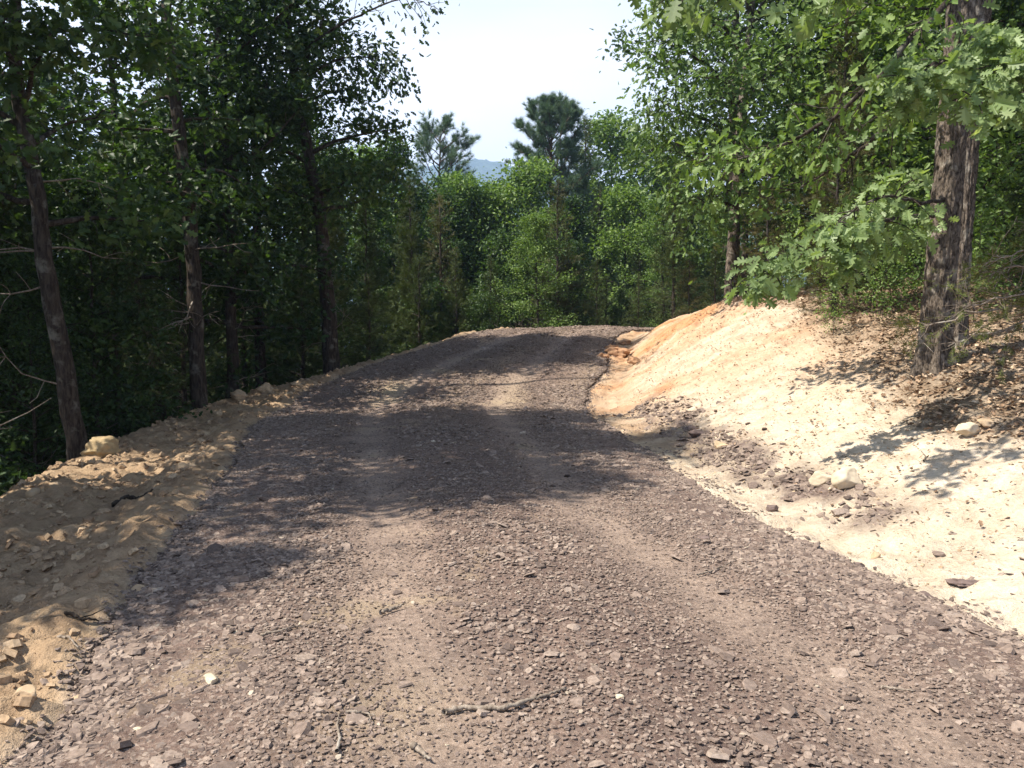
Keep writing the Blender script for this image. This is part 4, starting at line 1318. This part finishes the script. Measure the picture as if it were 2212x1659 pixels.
# the thick double-trunked oak with its low boughs --------------------
def thick_trunk(pix, D0, radii, seed, name, parent, origin):
    w = np.array([at(u, v, d) for (u, v, d) in pix])
    n = 190; s = np.linspace(0, len(w) - 1, n)
    P = np.stack([np.interp(s, np.arange(len(w)), w[:, k]) for k in range(3)], 1)
    for _ in range(30): P[1:-1] = .25 * P[:-2] + .5 * P[1:-1] + .25 * P[2:]
    rad = np.interp(s, np.arange(len(w)), radii)
    sides = 88; th = np.arange(sides) / sides * 2 * PI
    A, Zz = np.meshgrid(th, P[:, 2])
    cx, cy = np.cos(A) * 2.2, np.sin(A) * 2.2
    warp = .5 * fbm(cx * 1.0 + Zz * .8, cy + Zz * .9 + seed, 1.2, 2, seed)
    ridge = 1 - np.abs(noise(A * 88 / (2 * PI) * .16 + warp * 1.6 + seed, Zz * 1.7 + 3 * warp)) * 2.6
    plate = 1 - np.abs(noise(A * 88 / (2 * PI) * .3 + seed + warp, Zz * 4.6 + warp * 2)) * 2.2
    rr = rad[:, None] * (1 + .055 * fbm(cx, cy + Zz * .4, .8, 2, seed)) + .018 * ridge + .013 * plate
    base = np.exp(-np.maximum(P[:, 2] - P[0, 2] - .25, 0) / .28)[:, None]
    rr = rr + base * (.05 + .05 * np.cos(A * 5 + seed))
    V = P[:, None] + np.stack([np.cos(A) * rr, np.sin(A) * rr, 0 * rr], -1)
    mb = MB()
    i, j = np.meshgrid(np.arange(n - 1) * sides, np.arange(sides), indexing='ij'); j2 = (j + 1) % sides
    mb.add(V.reshape(-1, 3) - origin, np.stack([i + j, i + j2, i + sides + j2, i + sides + j], -1).reshape(-1, 4))
    return mb.build(name, M_BARKB, parent), P, rad


ox = at(2010, 810, 9.8)
ORG = np.array([ox[0], 9.8, hz(ox[0], 9.8)])
oak = empty('oak_tree', ORG)
tag(oak, 'thick rough-barked oak with two joined trunks standing in leaf litter on the bank', 'tree')
_, PT, _ = thick_trunk([(2012, 850, 9.8), (2022, 700, 9.8), (2040, 500, 9.8), (2055, 300, 9.8), (2070, 120, 9.8), (2080, -60, 9.8), (2100, -420, 9.8)],
                       9.8, [.175, .16, .152, .146, .14, .13, .10], 3, 'trunk', oak, ORG)
_, PT2, _ = thick_trunk([(2052, 800, 10.7), (2060, 700, 10.7), (2076, 500, 10.7), (2090, 300, 10.7), (2104, 120, 10.7), (2130, -60, 10.9), (2180, -380, 10.9)],
                        10.3, [.135, .128, .122, .118, .11, .10, .08], 9, 'trunk', oak, ORG)


def bough(parent, origin, pts, r0, seed, nleaf, leafsize, mat=M_OAKB, spread=.32, sub=14, tmpl=OAK_BIG, subL=.55, flatness=.35, name='bough', leafname='leaves', bark=M_BARK, tip_start=.3, droop=-.06):
    """One limb through world points with side twigs carrying leaves; a part with its leaves as sub-part."""
    rs = np.random.RandomState(seed)
    w = np.array(pts, float); s = np.linspace(0, len(w) - 1, 24)
    P = np.stack([np.interp(s, np.arange(len(w)), w[:, k]) for k in range(3)], 1)
    for _ in range(3): P[1:-1] = .25 * P[:-2] + .5 * P[1:-1] + .25 * P[2:]
    P[1:] += rs.randn(23, 3) * .012
    tb = MB(); lb = MB()
    tb.tube(P - origin, np.linspace(r0, .005, 24), 7)
    C = []; Dv = []
    for k in range(sub):
        f = tip_start + (1 - tip_start) * (k + rs.rand()) / sub; a = min(22, int(f * 23)); q = P[a]
        d = P[a + 1] - P[a]; d /= np.linalg.norm(d)
        e = rs.randn(3) * np.array([1, 1, flatness]); e -= d * (e @ d); e /= np.linalg.norm(e)
        L = subL * rs.uniform(.5, 1.2) * (1.25 - .6 * f)
        sp = path(q, d * .7 + e, L, 6, .13, rs, droop)
        tb.tube(sp - origin, np.linspace(.008, .003, 6), 4, cap=False)
        for t_ in range(2, 6):
            C.append(sp[t_]); Dv.append(sp[t_] - sp[t_ - 1])
    C.append(P[-1]); Dv.append(P[-1] - P[-2]); C = np.array(C); Dv = np.array(Dv)
    m = len(C) * nleaf
    Dn = np.repeat(Dv, nleaf, 0); Dn /= np.linalg.norm(Dn, axis=1)[:, None]
    Q = np.repeat(C, nleaf, 0) + rs.randn(m, 3) * spread * .22
    d = Dn * .6 + rs.randn(m, 3) * np.array([.75, .75, .35]); d[:, 2] -= .4
    N = rs.randn(m, 3) * .42 + np.array([-.5, -.45, .65])
    sc = leafsize * rs.uniform(.45, 1.2, m)
    lb.inst(tmpl[0], tmpl[1], Q - origin, orient(d, N), np.stack([sc * rs.uniform(.75, 1.15, m), sc, sc * rs.uniform(-.3, 2.6, m)], 1))
    b = tb.build(name, bark, parent); lb.build(leafname, mat, b)
    return b


def A3(*uvd): return [at(u, v, d) for (u, v, d) in uvd]


# low bough drooping left over the bank
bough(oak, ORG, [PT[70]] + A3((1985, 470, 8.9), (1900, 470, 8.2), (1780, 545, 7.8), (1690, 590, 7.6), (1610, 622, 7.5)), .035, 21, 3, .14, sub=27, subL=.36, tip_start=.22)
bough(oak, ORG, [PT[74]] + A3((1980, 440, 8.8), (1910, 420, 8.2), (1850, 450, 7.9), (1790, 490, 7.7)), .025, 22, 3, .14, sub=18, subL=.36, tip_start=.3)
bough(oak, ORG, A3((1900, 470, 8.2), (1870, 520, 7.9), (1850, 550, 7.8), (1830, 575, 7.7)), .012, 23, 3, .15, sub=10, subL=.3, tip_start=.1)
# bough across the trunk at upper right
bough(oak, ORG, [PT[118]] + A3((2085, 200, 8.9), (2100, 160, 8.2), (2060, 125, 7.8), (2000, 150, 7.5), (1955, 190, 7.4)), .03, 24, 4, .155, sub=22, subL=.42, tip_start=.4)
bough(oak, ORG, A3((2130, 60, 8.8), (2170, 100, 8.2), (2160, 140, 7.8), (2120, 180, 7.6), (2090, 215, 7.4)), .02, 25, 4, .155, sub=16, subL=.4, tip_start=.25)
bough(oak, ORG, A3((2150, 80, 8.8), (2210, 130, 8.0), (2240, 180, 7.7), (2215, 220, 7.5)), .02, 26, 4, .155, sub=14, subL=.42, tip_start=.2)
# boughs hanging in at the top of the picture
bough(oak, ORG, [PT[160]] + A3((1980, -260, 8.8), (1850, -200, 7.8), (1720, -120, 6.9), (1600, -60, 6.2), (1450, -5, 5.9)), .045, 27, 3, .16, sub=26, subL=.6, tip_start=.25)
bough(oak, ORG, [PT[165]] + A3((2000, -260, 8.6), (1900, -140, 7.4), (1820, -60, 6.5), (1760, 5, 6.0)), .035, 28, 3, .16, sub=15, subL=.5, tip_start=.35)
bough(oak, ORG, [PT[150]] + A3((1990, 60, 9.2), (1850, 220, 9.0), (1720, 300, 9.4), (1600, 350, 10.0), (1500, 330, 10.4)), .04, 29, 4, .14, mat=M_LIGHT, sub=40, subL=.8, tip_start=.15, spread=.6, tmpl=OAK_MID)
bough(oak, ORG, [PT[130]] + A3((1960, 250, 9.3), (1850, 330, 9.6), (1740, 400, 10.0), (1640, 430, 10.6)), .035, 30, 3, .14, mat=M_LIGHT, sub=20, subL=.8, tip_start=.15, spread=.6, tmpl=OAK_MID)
# main crown overhead
rs = np.random.RandomState(77)
for k, (PP, i0) in enumerate([(PT, 172), (PT, 184), (PT2, 178), (PT2, 188), (PT, 189)]):
    p = PP[i0]; az = k * 1.9 + 1.5
    e = p + np.array([math.cos(az) * 2.6, math.sin(az) * 2.2, 2.4])
    bough(oak, ORG, [p, (p + e) / 2 + np.array([0, 0, .4]), e], .07, 90 + k, 6, .16, mat=M_OAK, sub=40, subL=1.1, tmpl=OAK_MID, spread=1.0, tip_start=.2)

O4 = np.array(dark_oak.location)
bough(dark_oak, O4, A3((640, 120, 17.5), (720, 60, 16.5), (800, 20, 16.2), (880, -10, 16), (950, 20, 15.8)), .035, 61, 2, .13, mat=M_OAK, sub=15, subL=.9, tmpl=OAK_MID, spread=.8, tip_start=.35, flatness=.8, name='limb', bark=M_BARK)
bough(dark_oak, O4, A3((640, 180, 17.5), (720, 130, 17.0), (790, 120, 16.8), (850, 160, 16.5)), .035, 62, 7, .14, mat=M_OAK, sub=22, subL=.7, tmpl=OAK_MID, spread=1.0, tip_start=.3, flatness=.8, name='limb', bark=M_BARK)

# crown limbs of the bank-crest tree reaching over the road (seen against the sky)
tx, ty = 5.6, 20.5
limb_tree = empty('oak_tree', (4.9, 18.2, hz(4.9, 18.2)))
O2 = np.array(limb_tree.location)
tag(limb_tree, 'oak with a thin grey trunk on the bank crest, its limbs hanging against the sky', 'tree')
mb = MB(); tpp = np.array([at(1578, 640, 18.2), at(1580, 560, 18.2), at(1590, 430, 18.2), at(1600, 250, 18.2), at(1620, 60, 18.4), at(1640, -140, 18.6)])
tpp[0] = O2 - np.array([0, 0, .3]); s = np.linspace(0, 5, 24)
tpp = np.stack([np.interp(s, np.arange(6), tpp[:, k]) for k in range(3)], 1)
mb.tube(tpp - O2, np.linspace(.14, .05, 24), 12); mb.build('trunk', M_BARKB, limb_tree)
for k, pp in enumerate([
        [(1590, 430, 18.2), (1540, 380, 17.4), (1470, 320, 16.8), (1420, 250, 16.5)],
        [(1598, 300, 18.2), (1530, 260, 17), (1470, 240, 16.4), (1410, 210, 16)],
        [(1602, 230, 18.2), (1540, 150, 17), (1480, 110, 16.4), (1430, 90, 16)],
        [(1612, 120, 18.3), (1550, 40, 17), (1490, 0, 16.4), (1420, -20, 16)],
        [(1602, 250, 18.2), (1640, 180, 17), (1680, 140, 16.4), (1720, 120, 16)],
        [(1595, 380, 18.2), (1630, 330, 17), (1660, 310, 16.4), (1700, 300, 16)],
        [(1590, 440, 18.2), (1560, 440, 17), (1530, 440, 16.4), (1490, 420, 16)],
        [(1620, 60, 18.3), (1650, 0, 18), (1700, -40, 18), (1750, -60, 18)],
        [(1625, 40, 18.3), (1600, -60, 18), (1560, -120, 18), (1500, -150, 18)],
        [(1597, 330, 18.2), (1600, 280, 17), (1580, 220, 16.0), (1560, 160, 15.5)],
]):
    bough(limb_tree, O2, A3(*pp), .05, 120 + k, 7, .14, mat=M_LIGHT, sub=27, subL=1.0, tmpl=OAK_MID, spread=1.3, tip_start=.2, flatness=.7, name='limb')

# young cedar at the right edge with long low boughs
yc = empty('cedar_tree', (6.15, 8.3, hz(6.15, 8.3)))
O3 = np.array(yc.location)
tag(yc, 'young cedar with long bare-twigged yellow-green boughs reaching across the thick oak foot', 'tree')
mb = MB(); mb.tube(np.array([[0, 0, -.2], [.02, 0, 1.2], [0, .03, 2.4], [.03, 0, 3.4]]), [.05, .042, .03, .012], 9); mb.build('trunk', M_BARK, yc)
rs = np.random.RandomState(9)
for k, pp in enumerate([
        [(2380, 600, 8.3), (2250, 655, 8.0), (2130, 668, 7.8), (2020, 700, 7.7), (1960, 712, 7.7)],
        [(2380, 560, 8.3), (2260, 570, 8.1), (2180, 580, 8.0), (2100, 590, 7.9)],
        [(2380, 540, 8.3), (2280, 530, 8.0), (2200, 545, 7.8), (2120, 575, 7.6)],
        [(2380, 640, 8.3), (2240, 690, 8.0), (2120, 720, 7.8), (2050, 745, 7.7)],
        [(2380, 600, 8.3), (2270, 630, 7.9), (2170, 640, 7.6), (2080, 665, 7.4)],
        [(2380, 480, 8.3), (2290, 480, 8.0), (2220, 490, 7.9)]]):
    r2 = np.random.RandomState(300 + k)
    w = np.array(A3(*pp)); w[0] = O3 + np.array([0, 0, w[0][2] - O3[2]])
    s = np.linspace(0, len(w) - 1, 16); P = np.stack([np.interp(s, np.arange(len(w)), w[:, j]) for j in range(3)], 1); P[1:] += r2.randn(15, 3) * .012
    tb = MB(); lb = MB(); tb.tube(P - O3, np.linspace(.016, .004, 16), 6)
    C = []; Dd = []
    for j in range(26):
        a = r2.randint(4, 15); d = P[a] - P[a - 1]; d /= np.linalg.norm(d)
        e = r2.randn(3) * np.array([1, 1, .5]); sp = path(P[a], d * .9 + e * .8, r2.uniform(.15, .5), 5, .16, r2)
        tb.tube(sp - O3, np.linspace(.005, .002, 5), 3, cap=False)
        if r2.rand() < .62:
            for q in range(9): a2 = r2.randint(1, 4); C.append(sp[a2] + (sp[a2 + 1] - sp[a2]) * r2.rand() + r2.randn(3) * .015); Dd.append(sp[a2 + 1] - sp[a2] + r2.randn(3) * .05)
    C = np.array(C) - O3; Dd = np.array(Dd)
    lb.inst(SPRAYS[k % 4][0], SPRAYS[k % 4][1], C, orient(Dd, r2.randn(len(C), 3) * .4 + np.array([0, 0, 1])), .11 * r2.uniform(.7, 1.3, len(C)))
    b = tb.build('bough', M_TWIG, yc); lb.build('sprays', M_CEDARY, b)

# dead brush at the foot of the far woods
br = empty('dead_bush', (at(1135, 700, 25.5)[0], 25.5, hz(at(1135, 700, 25.5)[0], 25.5)))
tag(br, 'leafless grey bush at the road end in front of the far woods', 'bush')
r2 = np.random.RandomState(8); mb = MB()
for k in range(15):
    d = r2.randn(3) * np.array([1.3, .8, .4]) + np.array([0, 0, .5]); P = path([0, 0, -.1], d, r2.uniform(.8, 1.8), 8, .22, r2, -.02)
    mb.tube(P, np.linspace(.022, .006, 8), 4)
    for _ in range(6):
        mb.tube(path(P[r2.randint(2, 7)], r2.randn(3) + d * .4, r2.uniform(.3, .8), 5, .25, r2), np.linspace(.009, .004, 5), 3)
mb.build('branches', M_BARK, br)

# distant wooded hills
def hill(name, cx, cy, rx, ry, h, seed, mat):
    n = 150; u, v = np.meshgrid(np.linspace(-1, 1, n), np.linspace(-1, 1, n))
    d = np.sqrt(u * u + v * v)
    z = h * np.clip(1 - d ** 2, 0, 1) ** 1.1 * (1 + .12 * fbm(u, v, 2, 4, seed)) + .02 * h * fbm(u, v, 34, 3, seed + 4) - 25
    mb = MB(); i, j = np.meshgrid(np.arange(n - 1), np.arange(n - 1), indexing='ij'); q = (i * n + j).reshape(-1)
    mb.add(np.stack([cx + u * rx, cy + v * ry, z], -1).reshape(-1, 3), np.stack([q, q + 1, q + n + 1, q + n], -1))
    o = mb.build(name, mat); tag(o, kind='structure'); return o


m, nt, out = new_mat("wooded_hill")
tcn = N_(nt, "ShaderNodeTexCoord"); nn = N_(nt, "ShaderNodeTexNoise", i_Scale=.09, i_Detail=6.0, i_Roughness=.7)
nt.links.new(tcn.outputs['Object'], nn.inputs['Vector'])
rc = ramp(nt, [(.35, (.02, .045, .018)), (.65, (.07, .11, .04))], nn.outputs['Fac'])
bs = N_(nt, "ShaderNodeBsdfPrincipled", i_Roughness=.9); nt.links.new(rc.outputs['Color'], bs.inputs['Base Color'])
bb = N_(nt, "ShaderNodeBump", i_Strength=1.0, i_Distance=6.0); nt.links.new(nn.outputs['Fac'], bb.inputs['Height']); nt.links.new(bb.outputs[0], bs.inputs['Normal'])
nt.links.new(bs.outputs[0], out.inputs['Surface'])
hill('hills', -70, 1600, 560, 460, 322, 1.0, m)
hill('hills', 420, 900, 270, 230, 235, 5.0, m)

# the summer haze that turns the far hills blue
import bmesh as _b
bm = _b.new(); _b.ops.create_cube(bm, size=1)
me = bpy.data.meshes.new('haze'); bm.to_mesh(me); bm.free()
hzo = bpy.data.objects.new('haze', me); COL.objects.link(hzo)
hzo.scale = (5400, 6000, 430); hzo.location = (0, 200, 430 / 2 - 52)
tag(hzo, kind='stuff', label='pale summer haze in the air before the distant hills', cat='haze')
m, nt, out = new_mat("haze_air")
vp = N_(nt, "ShaderNodeVolumePrincipled")
vp.inputs['Color'].default_value = (.48, .67, 1.0, 1); vp.inputs['Density'].default_value = .00055; vp.inputs['Anisotropy'].default_value = .35
nt.links.new(vp.outputs[0], out.inputs['Volume']); me.materials.append(m)
